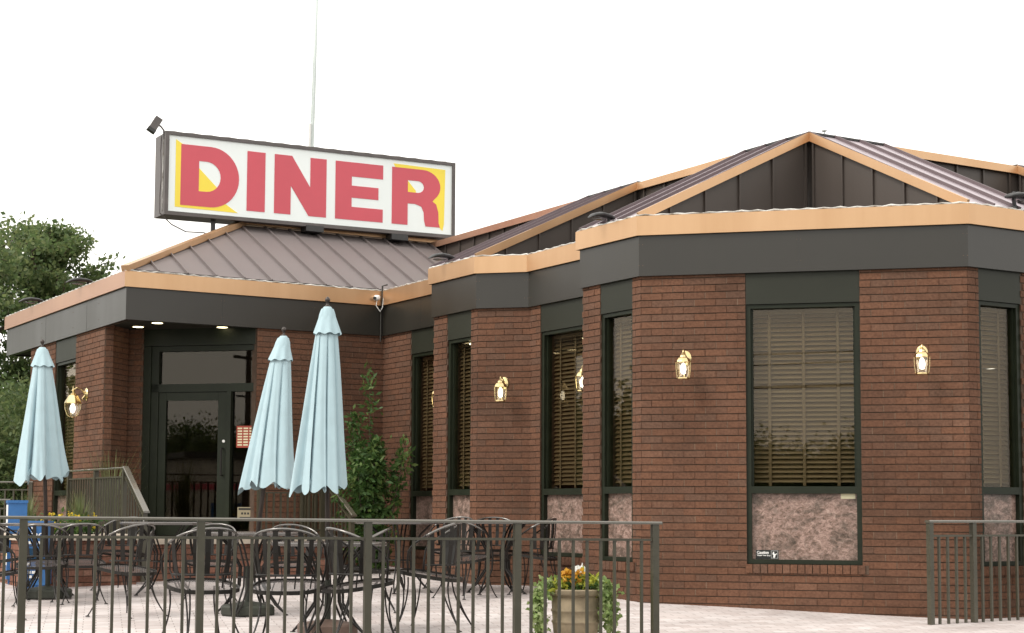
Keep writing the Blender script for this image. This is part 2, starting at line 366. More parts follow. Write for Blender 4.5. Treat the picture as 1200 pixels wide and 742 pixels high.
def window(F,s0,s1,seed=0,blind=True,sill=True,zt=1.93,zb=-.475,zm=.205,sticker=False):
    w=.045; win=MB()
    for (a,c,z0,z1) in ((s0,s0+w,zb,zt),(s1-w,s1,zb,zt),(s0+w,s1-w,zt-.035,zt),(s0+w,s1-w,zb,zb+.04),(s0+w,s1-w,zm-.033,zm+.033)):
        F.box(win,a,c,z0,z1,-.15,-.052)
    # slim stop inside the upper light
    for (a,c,z0,z1) in ((s0+w,s0+w+.018,zm+.033,zt-.035),(s1-w-.018,s1-w,zm+.033,zt-.035)):
        F.box(win,a,c,z0,z1,-.14,-.085)
    fo=part(win,'window',M['frame'])
    g=MB(); F.box(g,s0+w,s1-w,zm+.033,zt-.035,-.112,-.106); part(g,'pane',M['glass'],fo)
    g=MB(); F.box(g,s0+w,s1-w,zb+.04,zm-.033,-.115,-.10); part(g,'granite_panel',M['granite'],fo)
    if blind:
        g=MB(); z=zt-.04; rnd=random.Random(seed)
        F.box(g,s0+w+.01,s1-w-.01,z-.04,z,-.21,-.165,0); z-=.055
        while z>zm+.05:
            q=[F.pt(s0+w+.01,z-.018,-.170),F.pt(s1-w-.01,z-.018,-.170),F.pt(s1-w-.01,z+.018,-.200),F.pt(s0+w+.01,z+.018,-.200)]
            t=Vector((0,0,.003)); jz=Vector((0,0,rnd.uniform(-.0012,.0012)))
            g.hexa([q[0]+jz,q[1]+jz,q[2]+jz,q[3]+jz,q[0]+t+jz,q[1]+t+jz,q[2]+t+jz,q[3]+t+jz],0); z-=.044
        L=s1-s0-2*w; nt_=3 if L>.7 else 2
        for i in range(nt_):
            c=s0+w+L*(i+.5)/nt_ if nt_==2 else s0+w+L*(.17+.33*i)
            F.box(g,c-.014,c+.014,zm+.04,zt-.045,-.166,-.164,1)
        part(g,'blind',[M['slat'],M['tape']],fo)
    # head panel over the opening
    hp=MB(); F.box(hp,s0+.002,s1-.002,zt+.004,ZF+.02,-.15,-.036); part(hp,'head_panel',M['panel'])
    if sill:
        b=MB(); x=s0-.012; end=s1+.055; rnd=random.Random(seed+5)
        F.box(b,x,end,zb-.085,zb-.006,-.12,-.028,1)
        while x<end-.03:
            F.box(b,x+.004,min(x+.064,end),zb-.083+rnd.uniform(-.001,.001),zb-.004,-.11,-.012+rnd.uniform(-.002,.002),0); x+=.0677
        part(b,'brick_sill',[M['brick'],M['mortar']])
    return fo
t1=.0125
brickpart(FD,[(t1,1.0,ZB,ZF+.03),(1.0,2.045,ZB,-.483),(2.045,3.013-t1,ZB,ZF+.03)],1)
wD=window(FD,1.0,2.045,1)
brickpart(FL,[(.0,.32,ZB,ZF+.03),(.32,.87,ZB,-.483),(.87,1.021-t1,ZB,ZF+.03)],2)
window(FL,.32,.87,2)
brickpart(FC,[(-t1,.20,ZB,ZF+.03),(.20,1.18,ZB,-.483),(1.18,1.58,ZB,ZF+.03)],3)
window(FC,.20,1.18,3)
brickpart(FB,[(t1,.595+t1,ZB,ZF+.03)],4)
brickpart(FA,[(0,.33,ZB,ZF+.03),(.33,.885,ZB,-.483),(.885,1.044-t1,ZB,ZF+.03)],5)
window(FA,.33,.885,5)
brickpart(FE,[(-.03,.74,ZB,ZF+.03),(.74,1.66,ZB,-.483),(1.66,2.116,ZB,ZF+.03)],6)
window(FE,.74,1.66,6)
brickpart(FP,[(1.67,3.363+.03,ZB,ZF+.03)],7)
brickpart(FR,[(t1,.155,ZB,ZF+.03),(.155,.705,ZB,-.483),(.705,1.021,ZB,ZF+.03)],8)
window(FR,.155,.705,8)
brickpart(FR2,[(0,.3,ZB,ZF+.03),(.3,1.3,ZB,-.483),(1.3,1.6,ZB,ZF+.03)],9)
window(FR2,.3,1.3,9)
# left wing wall: starts at the far end (s=0 at v=11.76); corner of the brick at v=7.08
sL=lambda v: 11.76-v
b=MB()
for i,r_ in enumerate([(sL(10.5),sL(9.25),ZB,ZF+.03),(sL(9.25),sL(8.3),ZB,-.483),(sL(8.3),sL(7.08),ZB,ZF+.03)]): bricks(b,FLW,*r_,seed=100+i,th=.10)
part(b,'brick_wall',[M['brick'],M['mortar'],M['mortar_light']])
window(FLW,sL(9.25),sL(8.3),10,sill=True)
# brick returns and the splayed porch reveal
FRet=Facet((-5.10,7.035),(1,0),.115); brickpart(FRet,[(0.006,.105,ZB,ZF+.03)],11,th=.04)
FSp=Facet((-5.01,7.04),(1,1),.45); brickpart(FSp,[(0,.47,ZB,ZF+.03)],12,th=.05)
FSq=Facet((-3.46-1.092-.17,6.211+1.092+.17),(1,-1),.24); brickpart(FSq,[(-.02,.24,ZB,ZF+.03)],13)
b=MB()
for (u0,u1,v0,v1) in ((-2.08,-1.70,.82,1.0),(-2.13,-1.70,3.85,4.04),(.82,1.0,-2.08,-1.7)):
    b.hexa([W(u0,v0,ZB),W(u1,v0,ZB),W(u1,v1,ZB),W(u0,v1,ZB),W(u0,v0,ZF),W(u1,v0,ZF),W(u1,v1,ZF),W(u0,v1,ZF)])
part(b,'return_wall',M['brick'])
# back and end walls closing the volume
b=MB()
def slab(b,pts,z0,z1,m=0):
    n=len(pts); b.add([W(p[0],p[1],z0) for p in pts]+[W(p[0],p[1],z1) for p in pts],
        [tuple(range(n-1,-1,-1)),tuple(range(n,2*n))]+[(i,(i+1)%n,(i+1)%n+n,i+n) for i in range(n)],m)
for (u0,u1,v0,v1) in ((-5.0,12,10.3,10.48),(11.8,12,-1.7,10.3),(2.62,11.8,-1.72,-1.6),(-4.9,-4.5,7.75,10.3)):
    slab(b,[(u0,v0),(u1,v0),(u1,v1),(u0,v1)],ZB,ZF+.4)
part(b,'rear_wall',M['brick'])
b=MB(); slab(b,[(-4.6,7.75),(-4.3,7.6),(-3.4,6.9),(-1.6,6.3),(-1.6,.2),(0,-1.6),(11.8,-1.6),(11.8,10.3),(-4.6,10.3)],-.60,-.45)
part(b,'interior_floor',M['interior'])

OUT=[(-2.5,11.76),(-5.13,11.76),(-5.13,6.181),(-1.767,6.181),(-1.767,4.065),(-2.188,4.065),(-2.188,3.021),(-1.767,2.60),(-1.767,1.021),(-2.131,1.021),(-2.131,0),(0,-2.131),(1.021,-2.131),(1.021,-1.767),(2.6,-1.767),(3.02,-2.188),(4.065,-2.188),(4.065,-1.767),(12,-1.767)]
def offs(path,o):
    res=[]
    for i,p in enumerate(path):
        ns=[]
        for a,c in ((i-1,i),(i,i+1)):
            if a<0 or c>=len(path): continue
            dx,dy=path[c][0]-path[a][0],path[c][1]-path[a][1]; L=math.hypot(dx,dy); ns.append((dy/L,-dx/L))
        if len(ns)==1: n=ns[0]; res.append((p[0]+n[0]*o,p[1]+n[1]*o))
        else:
            mx,my=ns[0][0]+ns[1][0],ns[0][1]+ns[1][1]; k=o*2/(mx*mx+my*my); res.append((p[0]+mx*k,p[1]+my*k))
    return res
def ribbon(b,path,prof,m=0,span=None):   # prof: closed list of (o,z)
    rows=[[W(q[0],q[1],z) for q in offs(path,o)] for (o,z) in prof]
    if span: rows=[r[span[0]:span[1]+1] for r in rows]
    n=len(rows[0]); k=len(prof); vs=[v for r in rows for v in r]; fs=[]
    for j in range(k):
        j2=(j+1)%k
        for i in range(n-1): fs.append((j*n+i,j*n+i+1,j2*n+i+1,j2*n+i))
    fs.append(tuple(j*n for j in range(k))); fs.append(tuple(j*n+n-1 for j in range(k-1,-1,-1)))
    b.add(vs,fs,m)
b=MB(); ribbon(b,OUT,[(0,ZF),(0,ZC+.01),(-.08,ZC+.01),(-.08,ZF)]); part(b,'fascia',M['fascia'],fix=True)
for sp_,mt in (((0,2),'copper_lit_pink'),((2,len(OUT)-1),'copper')):
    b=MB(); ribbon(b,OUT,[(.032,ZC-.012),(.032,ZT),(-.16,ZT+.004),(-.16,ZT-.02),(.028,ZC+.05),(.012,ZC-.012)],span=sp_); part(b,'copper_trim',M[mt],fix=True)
# hairline joints and fixing screws of the fascia
screw=None
for F,ss in ((FD,(.02,1.50,2.99)),(FB,(.02,.57)),(FLW,(1.9,3.4,4.5)),(FP,(1.2,2.4)),(FE,(1.05,)),(FC,(.04,))):
    for s in ss:
        for z in (ZF+.10,ZF+.30):
            for dx in (-.018,.018):
                b=MB(); F.box(b,s+dx-.003,s+dx+.003,z-.003,z+.003,-.001,.002); part(b,'screw',M['mortar_light'])
b=MB()
for F,ss in ((FD,(1.50,)),(FLW,(2.1,4.0)),(FP,(1.2,2.4)),(FE,(1.05,))):
    for s in ss:
        b=MB(); F.box(b,s-.0015,s+.0015,ZF+.003,ZC-.015,-.001,.0012); part(b,'fascia_joint',M['dark'])
# rope light clipped along the copper
po=offs(OUT,.020); rnd=random.Random(3)
for i in range(1,15):
    p,q=po[i],po[i+1]; L=math.hypot(q[0]-p[0],q[1]-p[1]); n=max(2,int(L/.075)); b=MB()
    b.tube([W(p[0]+(q[0]-p[0])*k/n,p[1]+(q[1]-p[1])*k/n,ZT+.003+(.009 if k%2 else 0)+rnd.uniform(-.003,.004)) for k in range(n+1)],.009,6)
    part(b,'rope_light',M['rope'])

# roofs
SH=1.062
def roofplane(pts,ribdir_n,ribs,name='roof',cap=None):
    """pts: eave0, eave1, ridge1, ridge0 as (u,v,z)"""
    b=MB(); P=[W(*p) for p in pts]; n=(P[1]-P[0]).cross(P[3]-P[0]).normalized()
    if n.z<0: n=-n
    t=n*.05; b.hexa([p-t for p in P]+list(P))
    for k in range(ribs+1):
        f=k/ribs
        a=P[0].lerp(P[1],f); c=P[3].lerp(P[2],f)
        b.bar(a+n*.012,c+n*.012,.018,.034,up=n,m=1)
    return part(b,name,[M['roof_bay'],M['roof_rib']],fix=True)
def gable(p_low,p_ridge_base,p_top,outn,ribs):
    """triangular batten wall: low end (at eave height), vertical at the inner end"""
    b=MB(); zb=2.66
    A=(p_low[0],p_low[1]); B=(p_top[0],p_top[1])
    o=outn; th=.06
    def q(p,z,d): return W(p[0]+o[0]*d,p[1]+o[1]*d,z)
    tz=p_top[2]-.05
    fr=[q(A,zb,0),q(B,zb,0),q(B,tz,0),q(A,ZT-.03,0)]; bk=[q(A,zb,-th),q(B,zb,-th),q(B,tz,-th),q(A,ZT-.03,-th)]
    b.add(fr+bk,[(0,1,2,3),(7,6,5,4),(0,4,5,1),(1,5,6,2),(2,6,7,3),(3,7,4,0)])
    for k in range(1,ribs+1):
        f=k/ribs-.02; x=(A[0]+(B[0]-A[0])*f,A[1]+(B[1]-A[1])*f); zt=ZT+(tz-ZT)*f-.0
        b.bar(q(x,zb,.012),q(x,zt,.012),.022,.024,up=(o[0]*UA[0]+o[1]*VA[0],o[0]*UA[1]+o[1]*VA[1],0))
    part(b,'batten_wall',M['batten'],fix=True)
    # copper rake
    b=MB(); a=q(A,ZT-.0,.028); c=q(B,p_top[2]-.025,.028)
    b.bar(a,c,.03,.085); part(b,'copper_rake',M['copper'])
H=ZT+SH
w_=2.131
roofplane([(-w_,0,ZT+.01),(-w_,1.021,ZT+.01),(0,1.021,H),(0,0,H)],None,3)
gable((-w_,0.03),None,(0,0.03,H),(0,-1),5)
roofplane([(0,-w_,ZT+.01),(1.021,-w_,ZT+.01),(1.021,0,H),(0,0,H)],None,3)
gable((0.03,-w_),None,(0.03,0,H),(-1,0),5)
roofplane([(-2.188,3.021,ZT+.01),(-2.188,4.065,ZT+.01),(0,4.065,H),(0,3.021,H)],None,3)
gable((-2.188,3.05),None,(0,3.05,H),(0,-1),5)
roofplane([(3.021,-2.188,ZT+.01),(4.065,-2.188,ZT+.01),(4.065,0,H),(3.021,0,H)],None,4)
gable((3.05,-2.188),None,(3.05,0,H),(-1,0),5)
b=MB()   # dark ridge caps
for a,c in (((0.02,0.0),(0.02,1.03)),((0,0.02),(1.03,0.02)),((0.02,3.0),(.02,4.08)),((3.0,.02),(4.08,.02))):
    b=MB(); b.bar(W(a[0],a[1],H+.012),W(c[0],c[1],H+.012),.07,.02); part(b,'ridge_cap',M['dark'])
# core parapet with battens and copper cap
b=MB()
slab(b,[(0.03,0.03),(.16,.16),(.16,8.25),(.03,8.25)],2.5,H-.06)
slab(b,[(0.03,0.03),(12,.03),(12,.16),(.16,.16)],2.5,H-.06)
v=1.3
while v<8.2:
    b.bar(W(.018,v,2.6),W(.018,v,H-.08),.022,.024,up=(UA[0],UA[1],0)); v+=.405
u=1.3
while u<11:
    b.bar(W(u,.018,2.6),W(u,.018,H-.08),.022,.024,up=(VA[0],VA[1],0)); u+=.405
part(b,'batten_wall',M['batten'],fix=True)
for a,c,mt in (((0,1.03),(0,3.01),'copper'),((0,4.075),(0,8.25),'copper_lit_pink')):
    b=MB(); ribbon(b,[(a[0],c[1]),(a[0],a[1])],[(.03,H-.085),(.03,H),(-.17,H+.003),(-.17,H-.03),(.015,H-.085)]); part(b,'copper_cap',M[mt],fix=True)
for a,c in (((1.03,0),(3.01,0)),((4.075,0),(12,0))):
    b=MB(); ribbon(b,[a,c],[(.03,H-.085),(.03,H),(-.17,H+.003),(-.17,H-.03),(.015,H-.085)]); part(b,'copper_cap',M['copper'],fix=True)
# entrance roof
pts=[(-5.13,6.181,ZT+.01),(0,6.181,ZT+.01),(0,8.25,H),(-2.86,8.25,H)]
b=MB(); P=[W(*p) for p in pts]; n=(P[1]-P[0]).cross(P[3]-P[0]).normalized(); t=n*.05
b.hexa([p-t for p in P]+P)
u=-4.74
while u<0:
    top=min(1.0,(u+5.13)/(5.13-2.86)) ; a=W(u,6.181,ZT+.01); c=W(u,6.181+2.069*top,ZT+.01+(H-ZT-.01)*top)
    b.bar(a+n*.016,c+n*.016,.014,.036,up=n); u+=.362
part(b,'entrance_roof',M['roof'],fix=True)
b=MB(); b.bar(W(-5.16,6.16,ZT+.03),W(-2.86,8.25,H+.04),.10,.07); b.bar(W(-2.90,8.25,H+.03),W(.1,8.25,H+.03),.16,.05)
part(b,'copper_ridge',M['copper'])
b=MB(); P=[W(-5.1,6.22,2.7),W(-2.86,8.27,2.7),W(0,8.27,2.7),W(-2.86,8.27,H-.02),W(0,8.27,H-.02)]
b.add(P,[(0,1,3),(1,2,4,3)]); part(b,'gable_back',M['batten'])
b=MB(); b.bar(W(-5.1,6.19,ZT+.012),W(-1.8,6.19,ZT+.012),.05,.03); part(b,'roof_flashing',M['dark'])
deck=[(-2.5,11.7),(-5.05,11.7),(-5.05,6.26),(-1.68,6.26),(-1.68,4.0),(-2.1,4.0),(-2.1,3.05),(-1.68,2.6),(-1.68,.95),(-2.05,.95),(-2.05,0.05),(.05,-2.05),(.95,-2.05),(.95,-1.68),(2.6,-1.68),(3.02,-2.1),(4.0,-2.1),(4.0,-1.68),(12,-1.68),(12,11.7)]
b=MB(); b.add([W(p[0],p[1],2.66) for p in deck],[tuple(range(len(deck)))]); part(b,'roof_deck',M['batten'])
b=MB(); slab(b,[(-5.06,6.25),(-1.75,6.25),(-1.75,11.68),(-5.06,11.68)],2.245,2.30); part(b,'soffit',M['soffit'])

# soffit downlights over the porch
def on_soffit(x,y):
    return x,y
for i,(u_,v_) in enumerate(((-4.70,7.03),(-4.64,6.49),(-3.81,6.50))):
    b=MB(); c=W(u_,v_,2.243); b.lathe([(.001,0),(.075,0),(.085,-.004),(.085,.0005)],20,c); q=part(b,'downlight',M['brass'])
    b=MB(); b.lathe([(.001,-.006),(.066,-.006),(.066,-.004)],20,c); part(b,'lamp',M['downlight'],q)

# door wall
F=FDoor; L=1.544; rt=lambda t:L-t
b=MB()
zd=-.335
for (s0,s1,z0,z1) in ((0,.10,zd,2.03),(.10,.20,zd,2.03),(L-.035,L,zd,2.03),(.20,L-.035,1.965,2.03),(.10,L-.035,1.455,1.555),(rt(.414),rt(.36),zd,1.455)):
    F.box(b,s0,s1,z0,z1,-.16 if s0!=.10 else -.15,-.05 if s0<.1 or s0>.21 else -.07)
ds=part(b,'door_surround',M['frame'])
b=MB(); F.box(b,0,L,2.034,2.26,-.16,-.045); part(b,'transom_head',M['frame'])
b=MB(); F.box(b,.20,L-.035,1.555,1.965,-.12,-.114); part(b,'transom_pane',M['doorglass'])
b=MB(); F.box(b,rt(.36),L-.035,zd,1.455,-.12,-.114); part(b,'sidelight_pane',M['doorglass'])
b=MB(); d0,d1=.20,rt(.414)
for (s0,s1,z0,z1) in ((d0,d0+.10,zd+.01,1.45),(d1-.13,d1,zd+.01,1.45),(d0+.10,d1-.13,1.35,1.45),(d0+.10,d1-.13,zd+.01,zd+.22)):
    F.box(b,s0+.002,s1-.002 if s1==d1 else s1,z0,z1,-.13,-.085)
dr=part(b,'door',M['frame'])
b=MB(); F.box(b,d0+.10,d1-.13,zd+.22,1.35,-.115,-.109); part(b,'door_pane',M['doorglass'],dr)
b=MB(); hx=d1-.055
b.tube([F.pt(hx,.42,-.08),F.pt(hx,.42,-.03),F.pt(hx,.75,-.03),F.pt(hx,.75,-.08)],.011,8); part(b,'door_handle',M['iron'],dr)
b=MB(); b.lathe([(.001,0),(.018,0),(.018,.01),(.001,.012)],12,(0,0,0)); lk=part(b,'lock',M['white'],dr); 
lk.data.transform(F.mat(hx+.01,.84,-.086))
b=MB(); F.box(b,.20,.66,1.30,1.335,-.105-.02,-.095-.0); 
# paper notices behind the sidelight
b=MB(); F.box(b,rt(.30),rt(.05),.76,1.03,-.108,-.104,0)
for r in range(7):
    for c in range(3):
        F.box(b,rt(.285)+c*.078,rt(.285)+c*.078+.06,.785+r*.034,.803+r*.034,-.104,-.1025,1)
part(b,'menu_poster',[M['paperred'],M['paper']],ds)
b=MB(); F.box(b,rt(.14),rt(.06),.35,.60,-.108,-.104); part(b,'paper_notice',M['paper'],ds)

# window sticker + pale tag on the big window
st=MB(); FD.box(st,1.075,1.285,-.433,-.348,-.100,-.098); so=part(st,'caution_sticker',M['black'],wD)
def text_part(txt,size,mtx,mat,parent,name='lettering',ext=.0006,bold=0,spacing=1,loc_by_parent=True):
    cu=bpy.data.curves.new('txt','FONT'); cu.body=txt; cu.size=size; cu.extrude=ext; cu.offset=bold; cu.space_character=spacing
    ob=bpy.data.objects.new('txt',cu); COL.objects.link(ob); bpy.context.view_layer.update()
    me=bpy.data.meshes.new_from_object(ob.evaluated_get(bpy.context.evaluated_depsgraph_get())); bpy.data.objects.remove(ob)
    me.materials.clear(); me.materials.append(mat); me.transform(mtx)
    o=bpy.data.objects.new(name,me); COL.objects.link(o); o.parent=parent; return o
text_part('Caution',.034,FD.mat(1.085,-.383,-.0965),M['white'],so,bold=.0012)
text_part('Watch Your Step',.0175,FD.mat(1.085,-.404,-.0965),M['white'],so,bold=.0005)
b=MB()
for (s0,s1,z0,z1) in ((1.216,1.218,-.425,-.355),(1.276,1.278,-.425,-.355),(1.218,1.276,-.357,-.355),(1.218,1.276,-.425,-.423)): FD.box(b,s0,s1,z0,z1,-.098,-.0965)
pg=[(1.232,-.418),(1.250,-.420),(1.256,-.398),(1.268,-.385),(1.266,-.378),(1.250,-.388),(1.244,-.378),(1.244,-.364),(1.234,-.366),(1.228,-.385),(1.238,-.398)]
n=len(pg); b.add([FD.pt(s,z,-.098) for s,z in pg]+[FD.pt(s,z,-.0962) for s,z in pg],[tuple(range(2*n-1,n-1,-1))[::-1]]+[(i,(i+1)%n,(i+1)%n+n,i+n) for i in range(n)])
b_=b.build('pictogram',M['white']); b_.parent=so
b=MB(); FD.box(b,1.855,1.985,.125,.176,-.100,-.0975); part(b,'paper_tag',M['paper'],wD)

# interior lamps glimpsed high in three windows
for F,s,z in ((FC,.93,1.80),(FA,.72,1.86),(FDoor,.9,1.6)):
    if F is FDoor: continue
    b=MB(); c=F.pt(s,z,-.155); b.lathe([(.001,0),(.045,0),(.05,.012),(.001,.03)],14,c); part(b,'window_downlight',M['downlight'])

# conduit and camera
b=MB(); 
b.tube([W(-1.80,6.165,2.15),W(-1.80,6.165,2.5),W(-1.80,6.13,2.62),W(-1.80,6.13,2.86),W(-1.74,6.10,2.88)],.011,8)
cn=part(b,'conduit',M['fascia'])
sc=empty('security_camera',W(-1.88,6.12,2.70)); tag(sc,'small white security camera under the copper trim where the entrance meets the bays','camera')
b=MB(); b.lathe([(.001,-.035),(.03,-.03),(.042,-.01),(.042,.02),(.03,.034),(.001,.038)],16); b.build('housing',M['white'],sc,smooth=True)
b=MB(); b.tube([(-.02,-.03,-.005),(-.028,-.055,-.008)],.02,12); b.build('lens',M['black'],sc)
b=MB(); b.tube([(.0,.0,-.03),(-.01,.01,-.1),(.04,.02,-.17),(.07,.02,-.12),(.08,.03,0)],.006,6); b.build('cable',M['white'],sc)

# ------------------------------------------------------------------ landing, steps, planter
def brickbox(name,u0,u1,v0,v1,z0,z1,label,cat,cap=True,ex=.03):
    o=empty(name,W((u0+u1)/2,(v0+v1)/2,z0)); tag(o,label,cat)
    b=MB(); zc=z1-(.06 if cap else 0)
    fs=[(Facet((u0,v0),(1,0),u1-u0),u1-u0),(Facet((u0,v1),(0,-1),v1-v0),v1-v0),(Facet((u1,v0),(0,1),v1-v0),v1-v0)]
    for i,(F,L) in enumerate(fs): bricks(b,F,.001*i+(.0 if i==0 else .012),L-(.0 if i==0 else .012),z0,zc,o=-.002*i,seed=90+i,th=.12)
    q=b.build('brick_face',[M['brick2'],M['mortar'],M['mortar_light']]); q.parent=o; q.location=-o.location
    if cap:
        b=MB(); slab(b,[(u0-ex,v0-ex),(u1+ex,v0-ex),(u1+ex,v1),(u0-ex,v1)],zc,z1); q=b.build('stone_cap',M['stone']); q.parent=o; q.location=-o.location
    return o
landing=brickbox('entrance_landing',-5.32,-2.86,5.38,7.15,-1.1,-.335,'brick landing with stone top in front of the entrance door','landing')
b=MB(); slab(b,[(-4.9,7.15),(-2.86,7.15),(-2.86,6.3),(-3.5,6.3),(-3.6,6.45)],-1.0,-.47)
step=brickbox('step',-5.32,-2.86,5.06,5.375,-1.1,-.575,'low brick step with a brick tread below the entrance landing','step',cap=False)
pl=brickbox('planter_wall',-6.6,-5.40,4.75,6.9,-1.1,-.335,'low brick planter with a pale stone cap left of the entrance steps','planter',cap=False)
b=MB()
for (u0,u1,v0,v1) in ((-6.64,-5.37,4.71,4.93),(-6.64,-6.42,4.93,6.9),(-5.59,-5.37,4.93,6.9)): slab(b,[(u0,v0),(u1,v0),(u1,v1),(u0,v1)],-.335,-.275)
q=b.build('stone_cap',M['stone']); q.parent=pl; q.location=-pl.location
b=MB(); slab(b,[(-6.42,4.93),(-5.59,4.93),(-5.59,6.9),(-6.42,6.9)],-.5,-.34); q=b.build('soil',M['soil']); q.parent=pl; q.location=-pl.location
b=MB(); slab(b,[(-2.83,5.2),(-1.83,5.2),(-1.83,6.14),(-2.83,6.14)],-1.1,-.72)
o=b.build('planting_bed',M['soil']); tag(o,'bed of dark soil in the corner beside the landing','flower bed',kind='structure')

# ------------------------------------------------------------------ railings
def railing(name,A,B,ht,label,posts,spacing=.116,gap=.13,post_w=.051,group=None,cap=.062,extend=(0,0),bay_last=True,bottom=True,slope_post=True,pk=.020):
    """A,B: 3-D points of the top rail; ht: post height below the rail"""
    A=Vector(A); B=Vector(B); d=B-A; hd=Vector((d.x,d.y,0)).normalized(); L=math.hypot(d.x,d.y); sl=d.z/L
    P=lambda s,dz=0: Vector((A.x+hd.x*s,A.y+hd.y*s,A.z+sl*s+dz))
    e=empty(name,(A.x,A.y,A.z-ht)); tag(e,label,'railing',group)
    def add(b,nm,mat=M['rail'],**kw):
        o=b.build(nm,mat,None,**kw); o.parent=e; o.location=-e.location; return o
    b=MB(); 
    s0,s1=-extend[0],L+extend[1]; 
    # rounded flat cap
    prof=[(-cap/2,-.012),(-cap/2,.002),(-cap/2+.008,.010),(cap/2-.008,.010),(cap/2,.002),(cap/2,-.012)]
    sd=hd.cross(Vector((0,0,1)))
    r0=[P(s0)+sd*a+Vector((0,0,z)) for a,z in prof]; r1=[P(s1)+sd*a+Vector((0,0,z)) for a,z in prof]; n=len(prof)
    b.add(r0+r1,[(i,(i+1)%n,(i+1)%n+n,i+n) for i in range(n)]+[tuple(range(n)),tuple(range(2*n-1,n-1,-1))]); add(b,'top_rail',M['railtop'],fix=True)
    b=MB(); b.bar(P(0,-gap),P(L,-gap),.032,.018); add(b,'sub_rail')
    if bottom: b=MB(); b.bar(P(0,-ht+.10),P(L,-ht+.10),.032,.022); add(b,'bottom_rail')
    for s in posts:
        b=MB(); b.bar(P(s,-.012),P(s,-ht),post_w,post_w,up=hd); add(b,'post')
    ps=sorted(posts)
    for i in range(len(ps)-1):
        a,c=ps[i],ps[i+1]; n=max(1,round((c-a)/spacing)); b=MB()
        for k in range(1,n): b.bar(P(a+(c-a)*k/n,-gap-.009),P(a+(c-a)*k/n,-ht+(.112 if bottom else .0)),pk,pk,up=hd)
        add(b,'balusters')
    return e
# long rail along the front edge
A=Vector((-5.79,10.24,Z0-.045)); B=Vector((1.12,12.71,Z0-.086)); L0=math.hypot(B.x-A.x,B.y-A.y)
posts=[]
for pxx in (31,238,433,607,767.5):
    # where the sight ray through a post meets the rail line
    t=(pxx-600)/1932; dx,dy=(B.x-A.x)/L0,(B.y-A.y)/L0; s=(t*A.y-A.x)/(dx-t*dy); posts.append(s)
pit=posts[1]-posts[0]; posts=[posts[0]-pit*k for k in (2,1) if posts[0]-pit*k>0]+posts
railing('patio_railing',A,B,1.0,'long olive-bronze railing with square posts along the near edge of the patio',posts,extend=(0,.03))
dR=Vector((UA[0],UA[1],0)); A2=Vector((3.615,14.3,Z0-.072)); B2=A2+dR*2.6; 
railing('patio_railing',A2+Vector((0,0,0)),B2,1.06,'short olive-bronze railing standing by itself at the right edge of the patio',[0,.52,1.28,2.55],spacing=.102,gap=.125,post_w=.045,extend=(.03,0))
# landing guards
g1=railing('landing_guard',W(-5.34,7.6,.46),W(-5.34,5.40,.46),.90,'stair guard rail on the planter side of the entrance landing',[0,1.1,2.18],gap=.10,spacing=.10)
railing('stair_handrail',W(-5.34,5.36,.45),W(-5.34,4.66,-.01),.80,'sloping handrail dropping from the landing guard beside the planter',[.66],gap=.10,spacing=.1,cap=.07,bottom=False,extend=(.03,.03))
railing('landing_guard',W(-3.72,5.42,.30),W(-2.90,5.42,.30),.64,'guard rail across the front of the landing behind the closed umbrellas',[0,.80],gap=.10,spacing=.085)
railing('landing_guard',W(-2.87,6.12,.37),W(-2.87,5.46,.37),.82,'short guard rail return against the brick wall right of the door',[0,.64],gap=.10,spacing=.1)
hr=railing('stair_handrail',W(-2.87,5.36,.36),W(-2.87,4.66,-.045),.76,'sloping handrail at the right of the steps in front of the green shrub',[.66],gap=.10,spacing=.1,cap=.07,bottom=False,extend=(.03,.03))
for q,(Aq,Bq,ht) in ((None,(W(-2.87,5.36,.36),W(-2.87,4.66,-.045),.76)),(None,(W(-5.34,5.36,.45),W(-5.34,4.66,-.01),.80))):
    pass
def slopepickets(obj,A,B,n,bot):
    A=Vector(A);B=Vector(B); b=MB()
    for k in range(1,n):
        p=A.lerp(B,k/n); b.bar((p.x,p.y,p.z-.10),(p.x,p.y,bot),.018,.018,up=(VA[0],VA[1],0))
    o=b.build('balusters',M['rail']); o.parent=obj; o.location=-obj.location
slopepickets(hr,W(-2.87,5.36,.36),W(-2.87,4.66,-.045),7,Z0-.62)
hl=[o for o in bpy.data.objects if o.name.startswith('stair_handrail') and o is not hr][0]
slopepickets(hl,W(-5.34,5.36,.45),W(-5.34,4.66,-.01),7,Z0-.62)
railing('ramp_railing',(-8.6,21.6,Z0+.335),(-6.25,21.6,Z0+.345),.95,'far ramp railing with thin bars beyond the newspaper boxes',[0,1.2,2.32],spacing=.11,gap=.1)
railing('ramp_railing',(-7.6,19.3,Z0+.10),(-5.84,19.3,Z0+.10),.85,'nearer and lower ramp railing ending at the blue newspaper boxes',[0,.9,1.74],spacing=.11,gap=.1)
# tan notice plate wired to the landing guard
b=MB(); Fn=Facet(FDoor.pp(L-.285),(1,-1),1)
Fn.box(b,.02,.24,-.13,.03,.03,.036); o=b.build('notice_plate',M['tan']); tag(o,'small tan notice plate low on the sidelight beside the door','sign')
b=MB(); Fn.box(b,.035,.225,-.005,.018,.036,.0372); 
for i in range(3): Fn.box(b,.07+.04*i,.095+.04*i,-.06,-.035,.036,.0372)
Fn.box(b,.05,.20,-.10,-.09,.036,.0372)
q=b.build('print',M['black']); q.parent=o

